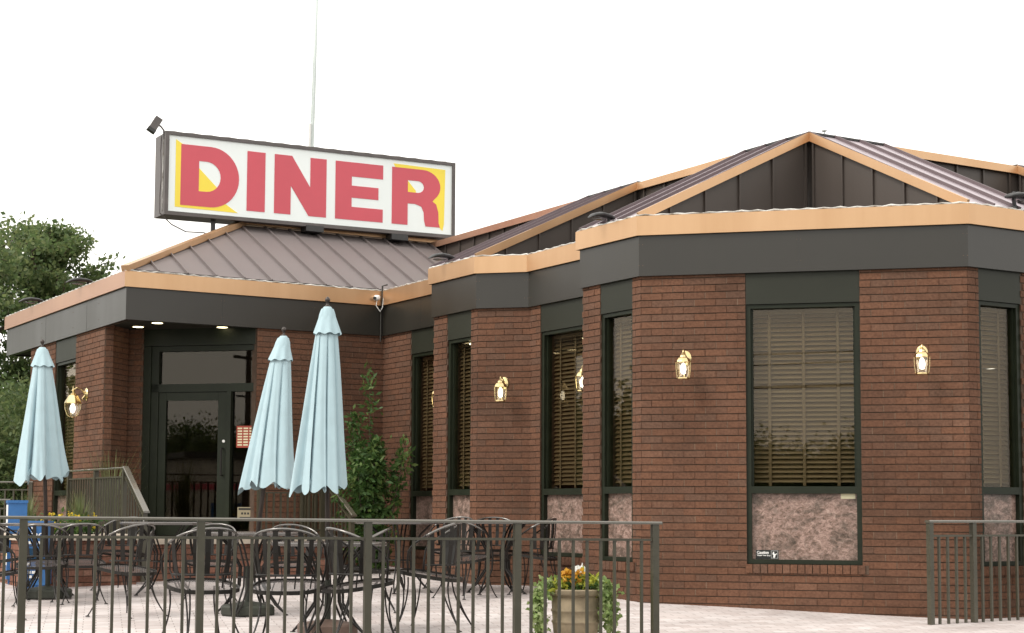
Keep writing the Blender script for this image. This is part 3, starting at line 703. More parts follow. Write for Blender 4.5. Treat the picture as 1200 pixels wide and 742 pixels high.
# ------------------------------------------------------------------ rooftop sign
FS=Facet((0,8.0),(1,0),4)
sign=empty('rooftop_sign',W(-1.9,8.2,3.86)); tag(sign,'long white rooftop sign reading DINER in red and yellow letters','sign')
SL=-sign.location
def spart(b,name,mat,parent=None,**kw):
    o=b.build(name,mat,None,**kw)
    if parent: o.parent=parent
    else: o.parent=sign; o.location=SL
    return o
def szp(s,z):   # follow the slight rise of the box to the right
    return z+.0145*(s+4.02)
x0,x1,z0,z1=-4.075,.275,3.855,4.965
def sbox(b,s0,s1,z0,z1,o0,o1,m=0):
    F=FS; b.hexa([F.pt(s0,szp(s0,z0),o1),F.pt(s1,szp(s1,z0),o1),F.pt(s1,szp(s1,z0),o0),F.pt(s0,szp(s0,z0),o0),F.pt(s0,szp(s0,z1),o1),F.pt(s1,szp(s1,z1),o1),F.pt(s1,szp(s1,z1),o0),F.pt(s0,szp(s0,z1),o0)],m)
b=MB(); sbox(b,x0+.01,x1-.01,z0+.01,z1-.01,-.42,-.012); spart(b,'cabinet',M['signframe'])
b=MB(); 
for (a,c,e,f) in ((x0,x1,z1-.045,z1),(x0,x1,z0,z0+.05),(x0,x0+.05,z0+.05,z1-.045),(x1-.05,x1,z0+.05,z1-.045)): sbox(b,a,c,e,f,-.05,.02)
spart(b,'frame',M['signframe'])
b=MB(); sbox(b,x0+.05,x1-.05,z0+.05,z1-.045,-.012,.0); spart(b,'face',M['signface'])
# trim light strip on the left return
b=MB()
b.tube([FS.pt(x0+.002-.004*(k%2),z0+.05+k*.072,-.075) for k in range(15)],.008,6); spart(b,'rope_light',M['rope'])
b=MB(); b.tube([FS.pt(x0+k*.128,szp(x0+k*.128,z1+.004+.007*(k%2)),-.03) for k in range(34)],.008,6); spart(b,'rope_light',M['signframe'])
def letter(name,outer,holes,mat,o0=.001,o1=.005):
    """outer/holes given as (s,z) polygons"""
    bm=bmesh.new(); edges=[]
    for poly in [outer]+holes:
        vs=[bm.verts.new((p[0],p[1],0)) for p in poly]
        for i in range(len(vs)): edges.append(bm.edges.new((vs[i],vs[(i+1)%len(vs)])))
    bmesh.ops.triangle_fill(bm,use_beauty=True,edges=edges)
    r=bmesh.ops.extrude_face_region(bm,geom=bm.faces[:])
    for v in [g for g in r['geom'] if isinstance(g,bmesh.types.BMVert)]: v.co.z=1
    bmesh.ops.recalc_face_normals(bm,faces=bm.faces)
    for v in bm.verts:
        s,z,k=v.co; v.co=FS.pt(s,szp(s,z),o0+(o1-o0)*k)
    me=bpy.data.meshes.new(name); bm.to_mesh(me); bm.free(); me.materials.append(mat)
    o=bpy.data.objects.new(name,me); COL.objects.link(o); o.parent=sign; o.location=SL; return o
def arc(cx,cz,rx,rz,a0,a1,n=14): return [(cx+rx*math.cos(R(a0+(a1-a0)*i/n)),cz+rz*math.sin(R(a0+(a1-a0)*i/n))) for i in range(n+1)]
T,Bm=4.832-.010,4.013-.012     # letter top/bottom before the rise
T=4.815; Bm=4.0
letter('letter_D',[(-3.857,Bm),(-3.44,Bm)]+arc(-3.44,(T+Bm)/2,.40,(T-Bm)/2,-90,90,22)+[(-3.857,T)],
  [[(-3.605,Bm+.205),(-3.605,T-.205),(-3.50,T-.205)]+arc(-3.50,(T+Bm)/2,.20,(T-Bm)/2-.205,90,-90,14)],M['signred'])
letter('letter_I',[(-2.926,Bm),(-2.664,Bm),(-2.664,T),(-2.926,T)],[],M['signred'])
letter('letter_N',[(-2.53,Bm),(-2.288,Bm),(-2.288,Bm+.40),(-2.02,Bm),(-1.757,Bm),(-1.757,T),(-2.0,T),(-2.0,Bm+.40),(-2.275,T),(-2.53,T)],[],M['signred'])
letter('letter_E',[(-1.62,Bm),(-.884,Bm),(-.884,Bm+.185),(-1.37,Bm+.185),(-1.37,Bm+.315),(-.955,Bm+.315),(-.955,Bm+.485),(-1.37,Bm+.485),(-1.37,T-.20),(-.884,T-.20),(-.884,T),(-1.62,T)],[],M['signred'])
letter('letter_R',[(-.742,Bm),(-.490,Bm),(-.490,Bm+.31),(-.37,Bm+.31)]+[(-.27,Bm+.28),(-.232,Bm+.20),(-.224,Bm+.08),(-.20,Bm),(.035,Bm),(.012,Bm+.06),(.005,Bm+.22),(-.03,Bm+.33),(-.09,Bm+.37)]+arc(-.25,T-.235,.285,.235,-48,90,14)+[(-.742,T)],
  [[(-.490,Bm+.475),(-.490,T-.17),(-.33,T-.17)]+arc(-.33,T-.255,.10,.085,80,-80,8)+[(-.33,Bm+.475)]],M['signred'])
letter('letter_shadow',[(-3.93,Bm-.03),(-3.05,Bm-.045),(-3.22,Bm+.06),(-3.60,Bm+.05),(-3.60,Bm+.10),(-3.80,Bm+.10),(-3.80,T-.02),(-3.93,T+.055)],[],M['signyellow'],.0002,.003)
letter('letter_shadow',[(-3.61,Bm+.19),(-3.33,Bm+.20),(-3.345,Bm+.27),(-3.61,Bm+.52)],[],M['signyellow'],.0002,.003)
letter('letter_shadow',[(-.72,T+.05),(-.66,T-.05),(-.30,T-.05),(-.06,T-.10),(0,T-.24),(-.06,T-.40),(-.15,T-.46),(-.02,T-.52),(.0,Bm+.02),(.075,Bm-.045),(.10,Bm+.05),(.115,T+.035)],[],M['signyellow'],.0002,.003)
letter('letter_shadow',[(-.50,Bm+.46),(-.36,Bm+.46),(-.36,Bm+.50),(-.50,Bm+.65)],[],M['signyellow'],.0002,.003)
for s in (-3.35,-2.4,-.2):
    b=MB(); b.bar(FS.pt(s,3.55,-.12 if s<-3 else -.3),FS.pt(s,3.87,-.12 if s<-3 else -.3),.05,.05); spart(b,'support_post',M['dark'])
for s in (-1.93,-.62):
    b=MB(); FS.box(b,s-.13,s+.13,3.82,3.90,-.16,.03); spart(b,'support_bracket',M['dark'])
b=MB(); b.tube([FS.pt(-4.11,z,-.06+.02*math.sin(z*9)) for z in (4.9,4.7,4.5,4.3,4.1,3.88)]+[FS.pt(-3.95,3.74,-.05),FS.pt(-3.75,3.66,-.05),FS.pt(-3.5,3.67,-.05),FS.pt(-3.36,3.62,-.08)],.009,6); spart(b,'cable',M['signframe'])
# spotlight on a bent arm at the sign's upper corner
sp=empty('sign_spotlight',FS.pt(-4.13,4.99,-.1)); tag(sp,'small grey spotlight on a bent arm at the upper left corner of the rooftop sign','spotlight')
b=MB(); b.tube([(.07,0,-.12),(.06,0,.0),(.02,-.01,.05),(-.02,-.02,.06)],.012,8); b.build('arm',M['signframe'],sp)
b=MB(); b.bar((-.00,-.02,.15),(-.09,-.06,-.02),.105,.10); b.build('head',M['signframe'],sp)
b=MB(); b.bar((-.08,-.055,-.0),(-.10,-.063,-.035),.118,.114); b.build('visor',M['dark'],sp)

# ------------------------------------------------------------------ roof floodlights
def flood(loc,rz,label,s=1):
    e=empty('roof_floodlight',loc,rz); tag(e,label,'floodlight','floodlights perched on the copper roof edge')
    b=MB()
    def shell(pts,sy,m):
        vs=[];n=12
        for (x,z,r) in pts:
            for k in range(n):
                a=2*math.pi*k/n; vs.append((x*s,sy*r*1.4*math.cos(a)*s,(z*.85+r*.5*math.sin(a))*s))
        fs=[(i*n+k,i*n+(k+1)%n,(i+1)*n+(k+1)%n,(i+1)*n+k) for i in range(len(pts)-1) for k in range(n)]+[tuple(range(n-1,-1,-1)),tuple((len(pts)-1)*n+k for k in range(n))]
        b.add(vs,fs,m)
    shell([(.08,.085,.02),(.06,.09,.035),(0,.105,.042),(-.10,.11,.045),(-.18,.09,.038),(-.23,.062,.02),(-.245,.05,.006)],1,0)
    b.build('hood',M['dark'],e,smooth=True)
    b=MB(); shell([(-.03,.062,.012),(-.06,.055,.022),(-.13,.052,.024),(-.18,.05,.010)],1,0); b.build('lens',M['ironlight'],e,smooth=True)
    b=MB(); b.tube([(0,0,-.02),(.02*s,0,.05*s),(.01*s,0,.11*s)],.014*s,8); b.tube([(-.04,0,-.006),(.05,0,-.006)],.02,8); b.build('bracket',M['dark'],e)
    return e
az=math.atan2(UA[1],UA[0])
flood(W(-5.08,10.3,2.80),az+.1,'dark floodlight at the far left end of the copper roof edge, against the tree',1.12)
flood(W(-5.08,7.98,2.80),az+.1,'dark floodlight on the left copper edge, nearer the entrance corner',1.12)
flood(W(-2.15,3.75,2.80),az+.2,'dark floodlight on the copper edge of the narrow middle bay',1.15)
flood(W(-2.10,.58,2.80),az+.2,'dark floodlight on the left facet of the large bay',1.05)
flood(W(.66,-2.10,2.83),az+.1+math.pi,'dark floodlight on the right facet of the large bay at the picture edge',1.35)

# ------------------------------------------------------------------ wall lanterns
def lantern():
    e=empty('wall_lantern',(0,0,0))     # local: +y out of the wall, z up; origin at wall plate
    b=MB(); b.lathe([(.001,0),(.05,0),(.054,.004),(.045,.012),(.02,.02),(.001,.02)],16); b.v=[(x,z,y*1.35+.06) for (x,y,z) in b.v]; b.f=[f[::-1] for f in b.f]
    b.build('backplate',M['brass'],e)
    b=MB(); b.tube([(0,.015,.06),(0,.05,.10),(0,.13,.13),(0,.165,.12),(0,.17,.09)],.007,8); b.build('arm',M['brass'],e)
    b=MB(); b.lathe([(.072,.012),(.066,.030),(.05,.05),(.036,.058),(.03,.075),(.016,.088),(.008,.094),(.010,.104),(.006,.116),(.001,.122)],8,(0,.17,0)); b.build('cap',M['brass'],e)
    g=MB(); g.lathe([(.056,-.135),(.066,-.06),(.068,.012)],8,(0,.17,0)); g.build('glass',M['lampglass'],e)
    b=MB(); b.lathe([(.001,-.15),(.05,-.15),(.06,-.142),(.058,-.132),(.001,-.13)],8,(0,.17,0))
    for k in range(8):
        a=2*math.pi*k/8; c,s_=math.cos(a),math.sin(a); b.tube([(.057*c,.17+.057*s_,-.135),(.067*c,.17+.067*s_,-.06),(.069*c,.17+.069*s_,.014)],.0028,4)
    b.build('cage',M['brass'],e)
    b=MB(); b.lathe([(.001,-.10),(.018,-.095),(.026,-.06),(.024,-.03),(.012,.0),(.001,.005)],12,(0,.17,0)); b.build('bulb',M['bulb'],e,smooth=True)
    return e
LG='brass lanterns on the brick walls'
lan0=lantern(); first=True
def put_lantern(F,s,z,label,sc=1):
    global first
    e=lan0 if first else copy_tree(lan0); first=False
    p=F.pt(s,z,BO); e.location=p; nx=Vector((UA[0]*F.n[0]+VA[0]*F.n[1],UA[1]*F.n[0]+VA[1]*F.n[1]))
    e.rotation_euler=(0,0,math.atan2(nx.y,nx.x)-math.pi/2); e.scale=(sc,)*3; tag(e,label,'lantern',LG)
    return e
put_lantern(FD,.44,1.375,'lit brass lantern on the brick left of the large window in the front bay')
put_lantern(FD,2.595,1.385,'lit brass lantern on the brick right of the large window in the front bay')
put_lantern(FB,.32,1.33,'lit brass lantern on the narrow brick face between the two slim side windows')
put_lantern(FC,1.29,1.36,'lit brass lantern half hidden behind the left edge of the large bay')
put_lantern(FE,1.76,1.36,'lit brass lantern peeping out behind the narrow middle bay')
# bigger coach lantern on the left wall
e=empty('coach_lantern',(0,0,0)); tag(e,'larger glass and brass coach lantern on a scroll arm left of the entrance','lantern')
b=MB(); b.lathe([(.001,0),(.055,0),(.06,.004),(.05,.014),(.02,.024),(.001,.024)],16); b.v=[(x,z,y*1.3+.11) for (x,y,z) in b.v]; b.f=[f[::-1] for f in b.f]; b.build('backplate',M['brass'],e)
b=MB(); b.tube([(0,.02,.11),(0,.06,.17),(0,.11,.185),(0,.15,.16),(0,.155,.12)],.009,8); b.tube([(0,.02,.10),(0,.05,.06),(0,.04,.03)],.007,8); b.build('arm',M['brass'],e)
b=MB(); b.lathe([(.098,.0),(.10,.006),(.088,.03),(.05,.095),(.03,.105),(.03,.115),(.012,.125),(.012,.14),(.022,.15),(.008,.165),(.003,.20),(.001,.205)],6,(0,.155,0)); b.build('cap',M['brass'],e)
b=MB(); b.lathe([(.03,-.15),(.062,-.13),(.088,-.06),(.092,.0)],6,(0,.155,0)); b.build('glass',M['lampglass'],e)
b=MB()
for k in range(6):
    a=2*math.pi*k/6; c,s_=math.cos(a),math.sin(a); b.tube([(.03*c,.155+.03*s_,-.15),(.062*c,.155+.062*s_,-.13),(.089*c,.155+.089*s_,-.06),(.093*c,.155+.093*s_,.0)],.003,4)
b.lathe([(.001,-.165),(.02,-.16),(.034,-.148),(.001,-.146)],6,(0,.155,0)); b.build('cage',M['brass'],e)
b=MB(); b.lathe([(.001,-.11),(.022,-.10),(.034,-.06),(.03,-.03),(.012,.0),(.001,.005)],12,(0,.155,0)); b.build('bulb',M['bulbcool'],e,smooth=True)
e.location=FLW.pt(sL(7.78),1.31,BO); e.rotation_euler=(0,0,math.atan2(-UA[1],-UA[0])-math.pi/2); e.scale=(1.1,)*3

# ------------------------------------------------------------------ pale mast behind the sign and roof finial
b=MB(); b.tube([(px(360,30)+.0,30,0),(px(360.5,30),30,Z0+6.6),(px(362.5,30),30,Z0+8),(px(365.5,30),30,Z0+11.5)],[.045,.04,.036,.026],10)
mast=b.build('flag_mast',M['pole_pale'],smooth=True); tag(mast,'tall pale mast rising behind the rooftop sign','mast')
b=MB(); b.tube([(px(358.8,30)-.02,29.95,Z0+6.3),(px(358.5,30),29.95,Z0+7.1)],.03,8); b.tube([(px(357.5,30),29.95,Z0+6.4),(px(359,30),29.95,Z0+8.4)],.008,5)
q=b.build('cable_box',M['white']); q.parent=mast
b=MB(); b.tube([(px(970,24),24,Z0+3.9),(px(970,24),24,Z0+5.62)],.010,6); b.lathe([(.001,0),(.03,.01),(.05,.02),(.001,.035)],8,(px(970,24),24,Z0+5.6))
o=b.build('vent_mast',M['pole_pale']); tag(o,'tiny thin mast tip showing above the roof peak','mast')

# ------------------------------------------------------------------ patio furniture
def chair_proto():
    e=empty('patio_chair',(0,0,0))
    # seat pan
    b=MB(); n=28; ring=[]
    for k in range(n):
        a=2*math.pi*k/n; c,s_=math.cos(a),math.sin(a); rr=1/((abs(c)**3+abs(s_)**3)**(1/3)); ring.append((.262*c*rr,.245*s_*rr))
    vs=[(0,0,.428)]
    for f in (.5,.8,1): vs+=[(x*f,y*f,.428+(.004 if f==.5 else .008 if f==.8 else .014)) for x,y in ring]
    fs=[(0,1+k,1+(k+1)%n) for k in range(n)]
    for r in range(2):
        for k in range(n): k2=(k+1)%n; fs.append((1+r*n+k,1+(r+1)*n+k,1+(r+1)*n+k2,1+r*n+k2))
    vs=[(x,y,z+.15*y) for x,y,z in vs]; b.add(vs,fs); b.build('seat',M['seatmesh'],e,smooth=True)
    b=MB(); pts=[(x,y,.440+.15*y) for x,y in ring]+[(ring[0][0],ring[0][1],.440+.15*ring[0][1])]
    for i in range(n): b.bar(pts[i],pts[i+1],.012,.030)
    b.build('seat_rim',M['iron'],e)
    # hoop
    def hoop(ph): t=abs(ph)/105.; return (.272*math.sin(R(ph)), .02-.262*math.cos(R(ph)), .872-.185*t**2.0)
    b=MB(); b.tube([hoop(-80+160*i/26) for i in range(27)],.0105,8); b.build('hoop',M['ironlight'],e,smooth=True)
    for sx in (-1,1):
        b=MB(); b.tube([hoop(sx*80),hoop(sx*90),hoop(sx*98),hoop(sx*105),(sx*.272,.12,.64),(sx*.262,.13,.56),(sx*.235,.13,.455)],.009,8); b.build('arm',M['iron'],e,smooth=True)
    b=MB()
    for ph in (-70,-50,-30,-10,10,30,50,70):
        h=Vector(hoop(ph)); a=R(ph); base=Vector((.232*math.sin(a),.01-.218*math.cos(a),.53))
        mid=base.lerp(h,.5)+Vector((.010*math.sin(a),-.010*math.cos(a),0))
        q=[base,mid,h]
        for i in range(2): b.bar(q[i],q[i+1],.040,.005,up=Vector((math.sin(a),-math.cos(a),0)))
    b.build('back_slats',M['iron'],e)
    for ph in (-62,62,-25,25):
        b=MB(); a=R(ph); b.tube([(.232*math.sin(a),.01-.218*math.cos(a),.53),(.215*math.sin(a),-.0-.20*math.cos(a),.43)],.006,6); b.build('back_support',M['iron'],e)
    b=MB(); b.tube([(.236*math.sin(R(p)),.01-.222*math.cos(R(p)),.53) for p in range(-84,85,14)],.009,6); b.build('stretcher',M['iron'],e)
    for sx in (-1,1):
        for (x0_,y0_,x1_,y1_,bow) in ((.19,.17,.255,.235,.0),(.175,-.16,.235,-.30,.02)):
            b=MB(); sy=1 if y0_>0 else -1
            for off in (-.030,.030):
                P0=Vector((sx*(x0_+off*.3),y0_-off*sy,.43)); P1=Vector((sx*(x0_-.03+off*.2),y0_-.02*sy-off*.4*sy,.26)); P2=Vector((sx*(x1_-.045),y1_-.05*sy,.10)); P3=Vector((sx*x1_,y1_,.008))
                cur=[]
                for i in range(9):
                    t=i/8; cur.append(P0*(1-t)**3+P1*3*t*(1-t)**2+P2*3*t*t*(1-t)+P3*t**3)
                b.tube(cur,.0065,6)
            b.lathe([(.001,0),(.021,0),(.021,.007),(.008,.012),(.001,.012)],10,(sx*x1_,y1_,0)); b.build('leg',M['iron'],e)
    return e
ch0=chair_proto(); cfirst=True
def chair(x,Y,rot,label,dz=0):
    sc=1 if Y<14 else .92 if x==152 else .86
    global cfirst
    X=px(x,Y) if abs(x)>15 or x==5 else x
    e=ch0 if cfirst else copy_tree(ch0); cfirst=False
    e.location=(X,Y,floor_z(X,Y)+Z0+.002); e.rotation_euler=(0,0,R(rot)); e.scale=(sc,sc,sc); tag(e,label,'chair','dark wrought-iron chairs on the patio')
    return e
def table_proto():
    e=empty('patio_table',(0,0,0))
    b=MB(); b.lathe([(.03,.712),(.44,.712),(.455,.700),(.462,.703),(.462,.722),(.455,.727),(.03,.724)],40); b.build('table_top',M['tabletop'],e)
    for k in range(4):
        a=R(45+90*k); c,s_=math.cos(a),math.sin(a); b=MB()
        for off in (-.02,.02):
            ox,oy=-s_*off,c*off
            b.tube([(c*.33+ox,s_*.33+oy,.71),(c*.22+ox,s_*.22+oy,.60),(c*.11+ox,s_*.11+oy,.42),(c*.12+ox,s_*.12+oy,.25),(c*.24+ox,s_*.24+oy,.09),(c*.33,s_*.33,.01)],.009,6)
        b.lathe([(.001,0),(.024,0),(.024,.008),(.001,.014)],10,(c*.33,s_*.33,0)); b.build('leg',M['iron'],e)
    b=MB(); b.tube([(.12*math.cos(R(t)),.12*math.sin(R(t)),.33) for t in range(0,361,24)],.006,6); b.build('ring',M['iron'],e)
    return e
tb0=table_proto(); tfirst=True
def table(x,Y,label,rot=0):
    global tfirst
    X=px(x,Y); e=tb0 if tfirst else copy_tree(tb0); tfirst=False
    e.location=(X,Y,floor_z(X,Y)+Z0+.002); e.rotation_euler=(0,0,R(rot)); tag(e,label,'table','round patio tables'); return X
table(60,16.3,'round table around the leftmost umbrella, by the newspaper boxes',10)
table(298,14.75,'round table around the middle umbrella',30)
table(388,13.25,'round table around the tallest umbrella nearest the railing',20)
table(197,16.7,'round table in front of the entrance landing, without an umbrella',0)
table(583,16.75,'round table against the narrow brick face with the lantern',15)
table(470,17.0,'round table in front of the green shrub',40)
chair(240,12.45,32,'chair with its arched back to the railing, between the door and the middle umbrella')
chair(340,12.42,-4,'chair with its arched back to the railing, left of the tallest umbrella pole')
chair(422,12.55,-62,'chair turned sideways just right of the tallest umbrella pole')
chair(507,13.6,78,'chair with a bright arched arm facing left, alone in the middle of the patio')
chair(152,14.55,58,'chair facing left with open back, between the left and middle umbrellas')
chair(54,15.55,5,'chair tucked in front of the leftmost umbrella table, left one of two')
chair(98,15.75,25,'chair tucked in front of the leftmost umbrella table, right one of two')
chair(5,14.3,-70,'chair cut by the left picture edge, its slats turned to the camera')
chair(17,16.1,-80,'chair right in front of the blue newspaper boxes')
chair(146,17.2,160,'chair whose arched top pokes above the railing left of the door')
chair(250,15.75,176,'chair at the far side of the middle umbrella table, seen from the front')
chair(348,15.65,205,'chair behind the middle umbrella table beside its right edge')
chair(432,15.0,95,'chair side-on in front of the shrub')
chair(548,16.2,-40,'chair at the left side of the table by the narrow brick face')
chair(580,17.4,182,'chair between the wall table and the narrow brick face')
chair(628,16.55,72,'chair at the right side of the wall table, its slats overlapping the pink granite')
chair(531,17.55,150,'chair farthest back, its top against the slim window panel')

# closed umbrellas
def umbrella(x,Y,ytop,ybot,xtop,wbot,label,seed,xc_bot,baseY=None,base_mat='basegreen',base_label='',ncap=8):
    rnd=random.Random(seed); X=px(x,Y); fz=floor_z(X,Y)+Z0
    hor=597.5
    zt=Z0+(hor-ytop)/1932*Y; zb=Z0+(hor-ybot)/1932*Y
    e=empty('closed_umbrella',(X,Y,fz)); tag(e,label,'umbrella','closed pale blue umbrellas')
    top=Vector((px(xtop,Y),Y,zt)); foot=Vector((X,Y,fz+.03))
    def ax(z):
        t=(z-foot.z)/(top.z-foot.z); return foot.lerp(top,t)
    loc=Vector((X,Y,fz))
    b=MB(); b.tube([foot-loc,top-loc],.019,12); po=b.build('pole',M['bronze'],e,smooth=True)
    b=MB(); b.lathe([(.001,-.03),(.022,-.02),(.026,0),(.012,.012),(.010,.03),(.02,.045),(.022,.06),(.012,.075),(.001,.082)],12,top-loc-Vector((0,0,.01))); b.build('finial',M['bronze'],po,smooth=True)
    zc=zt-.03; Hc=zc-zb; nT=34; nA=144; skew=Vector((px(xc_bot,Y),Y,zb))-ax(zb)
    fold=8; ph=[rnd.uniform(-.22,.22) for _ in range(fold)]; amp=[rnd.uniform(.62,1.3) for _ in range(fold)]; hem=[rnd.uniform(-.045,.05) for _ in range(fold)]
    wd_=[rnd.uniform(.6,1.5) for _ in range(fold)]; tot=sum(wd_); cum=[sum(wd_[:q])/tot for q in range(fold+1)]
    vs=[]; fs=[]
    for i in range(nT+1):
        t=i/nT
        Rr=.05+.105*t**.55+(wbot/2-.155)*t**1.5
        dep=min(1,t*3)*(.24+.30*t)
        for k in range(nA):
            a=2*math.pi*k/nA; g=k/nA; j=max(q for q in range(fold) if cum[q]<=g+1e-9); fr=(g-cum[j])/(cum[j+1]-cum[j])
            # each gore folds out to a lobe that leans sideways
            sw=.5+ph[j]; w_=fr/sw*.5 if fr<sw else .5+(fr-sw)/(1-sw)*.5
            lobe=math.sin(math.pi*w_)**.42*amp[j]
            ripple=.045*math.sin(a*19+seed+t*2.4)*t+.03*math.sin(a*31+2*seed-t*3)*t
            r=Rr*(1-dep+dep*lobe*1.25+ripple*.6)
            aa=a+(.12+.38*t)*math.sin(math.pi*w_)*(1 if j%3 else .35)
            z=zc-Hc*t
            if t>.75: z+=((t-.75)/.25)**1.3*(.035*(1-min(1,lobe))+hem[j]*1.1*min(1,lobe)+.03*math.sin(a*13+seed))
            p=ax(z)+skew*(t**1.3)
            vs.append((p.x+r*math.cos(aa)-loc.x,p.y+r*math.sin(aa)-loc.y,z-loc.z))
    for i in range(nT):
        for k in range(nA):
            k2=(k+1)%nA; fs.append((i*nA+k,i*nA+k2,(i+1)*nA+k2,(i+1)*nA+k))
    # inner turn-up of the hem so the cloth has an inside
    base=len(vs)
    for k in range(nA): vs.append(tuple(vs[nT*nA+k]))
    for s_,dz in ((.84,.07),(.45,.2)):
        for k in range(nA):
            q=Vector(vs[nT*nA+k]); c=ax(zb)+skew-loc; vs.append((c.x+(q.x-c.x)*s_,c.y+(q.y-c.y)*s_,q.z+dz))
    for r in range(2):
        o0=base+r*nA; o1=base+(r+1)*nA
        for k in range(nA): k2=(k+1)%nA; fs.append((o0+k,o0+k2,o1+k2,o1+k))
    b=MB(); b.add(vs,fs); b.build('canopy',M['cloth'],e,smooth=True)
    # vent cap
    vs=[]; fs=[]; n2=72; h=.23 if wbot<.5 else .2
    for i in range(9):
        t=i/8
        for k in range(n2):
            a=2*math.pi*k/n2; wv=math.sin(a*8+seed)*.5+.5
            r=.030+.048*t**.5+.034*t**1.3; r*=1+(.10*wv-.06)*t
            z=zt-.012-h*t+(.014*wv*t*t); p=ax(z)
            vs.append((p.x+r*math.cos(a)-loc.x,p.y+r*math.sin(a)-loc.y,z-loc.z))
    for i in range(8):
        for k in range(n2): k2=(k+1)%n2; fs.append((i*n2+k,i*n2+k2,(i+1)*n2+k2,(i+1)*n2+k))
    b=MB(); b.add(vs,fs); b.build('vent_cap',M['cloth'],e,smooth=True)
    # weighted base
    q=empty('umbrella_base',(X,Y,fz)); tag(q,base_label,'umbrella base','weighted umbrella bases')
    b=MB(); b.lathe([(.02,0),(.245,0),(.25,.01),(.25,.07),(.235,.085),(.06,.115),(.03,.118)],8,rot=R(22.5+12)); b.build('weight',M[base_mat],q)
    b=MB(); b.lathe([(.026,.11),(.026,.42),(.022,.43)],14); b.tube([(.02,0,.33),(.07,0,.33)],.006,6); b.build('socket',M['basegreen'],q,smooth=False)
umbrella(61,16.3,407,563,47,.50,'leftmost closed pale blue umbrella, beside the coach lantern',11,48,base_label='dark weighted umbrella base under the leftmost table')
umbrella(294,14.75,392,572,331,.46,'middle closed pale blue umbrella leaning right, in front of the sidelight',23,314,base_label='dark weighted umbrella base under the middle table')
umbrella(387,13.25,357,573,382,.41,'tallest closed pale blue umbrella, nearest the railing',37,375,base_mat='basebrown',base_label='brown weighted umbrella base behind the front railing')

# newspaper boxes
def newsbox(x0,x1,Y,ztop,label,rot,side_pale):
    X=(px(x0,Y)+px(x1,Y))/2; w=px(x1,Y)-px(x0,Y); fz=floor_z(X,Y)+Z0; e=empty('newspaper_box',(X,Y,fz),R(rot)); tag(e,label,'newspaper box')
    h=Z0+(597-ztop)/1932*Y-fz
    b=MB(); w2=w/2; d=.18
    b.box(-w2,w2,-d,d,.05,h-.03); b.box(-w2-.008,w2+.008,-d-.012,d,h-.03,h); 
    b.box(-w2+.02,w2-.02,-d+.02,d-.02,0,.05); b.build('body',M['blue'],e)
    b=MB(); b.box(-w2+.03,w2-.03,-d-.008,-d+.001,h*.42,h*.60); b.build('window',M['doorglass'],e)
    b=MB(); b.tube([(-.07,-d,h*.64),(-.07,-d-.03,h*.64),(.07,-d-.03,h*.64),(.07,-d,h*.64)],.006,6); b.build('handle',M['dark'],e)
    if side_pale:
        b=MB(); b.box(-w2-.003,-w2+.001,-d+.02,d-.02,.2,h-.05,0); b.box(-w2-.005,-w2-.002,-d+.05,d-.05,.3,.52,1); b.build('side_advert',[M['white'],M['yellowprint']],e)
    return e,w,h,d
e,w,h,d=newsbox(12,33,18.0,587.5,'taller blue newspaper box with a white side, left one of the pair',20,True)
e,w,h,d=newsbox(32,62,17.3,611.5,'shorter blue newspaper box with white lettering, right one of the pair',6,False)
def mloc(x,y,z): m=Matrix(((1,0,0),(0,0,-1),(0,1,0))).to_4x4(); m.translation=(x,y,z); return m
yy=-d-.012
for t_,s_,z_,x_ in (('N',.07,h-.11,-.03),('GTRO',.075,h-.175,-.10)):
    text_part(t_,s_,mloc(x_,yy,z_),M['white'],e,ext=.002,bold=.002)

b=MB(); rnd=random.Random(9)
for zz,n in ((h-.235,4),(.25,2),(.21,3),(.165,3),(.12,4)):
    x=-.10
    for k in range(n):
        w2=rnd.uniform(.025,.05); b.box(x,x+w2,yy-.002,yy+.001,zz,zz+.028); x+=w2+.012
b.build('print_marks',M['white'],e)

# ------------------------------------------------------------------ plants
def leaves(cent,dirs,size,n_each,spread,seed,aspect=.5,flat=.0,sizevar=.35):
    """numpy cloud of folded leaf quads around centres"""
    rng=np.random.default_rng(seed); c=np.repeat(np.asarray(cent,float),n_each,0)
    off=rng.normal(0,1,(len(c),3)); sp=np.asarray(spread,float)
    if sp.ndim==0: off=off*sp
    else: off=off*np.repeat(np.broadcast_to(sp,(len(cent),3)),n_each,0)
    p=c+off; n=len(p)
    a=rng.normal(0,1,(n,3)); a[:,2]*=(1-flat); a/=np.linalg.norm(a,axis=1)[:,None]
    bq=rng.normal(0,1,(n,3)); bq-=a*(a*bq).sum(1)[:,None]; bq/=np.linalg.norm(bq,axis=1)[:,None]
    s=size*(1+rng.uniform(-sizevar,sizevar,n))[:,None]
    tip=p+a*s; l=p+a*s*.5+bq*s*aspect*.5; r=p+a*s*.5-bq*s*aspect*.5
    v=np.stack([p,r,tip,l],1).reshape(-1,3); return v
def leafmesh(name,v,mat,parent=None,loc=None):
    n=len(v)//4; me=bpy.data.meshes.new(name); me.vertices.add(len(v)); me.vertices.foreach_set('co',v.astype(np.float32).ravel())
    me.loops.add(n*4); me.loops.foreach_set('vertex_index',np.arange(n*4,dtype=np.int32)); me.polygons.add(n)
    me.polygons.foreach_set('loop_start',np.arange(0,n*4,4,dtype=np.int32)); me.polygons.foreach_set('loop_total',np.full(n,4,dtype=np.int32))
    me.update(); me.validate(); me.materials.append(mat); o=bpy.data.objects.new(name,me); COL.objects.link(o)
    if parent: o.parent=parent
    if loc is not None: o.location=loc
    return o
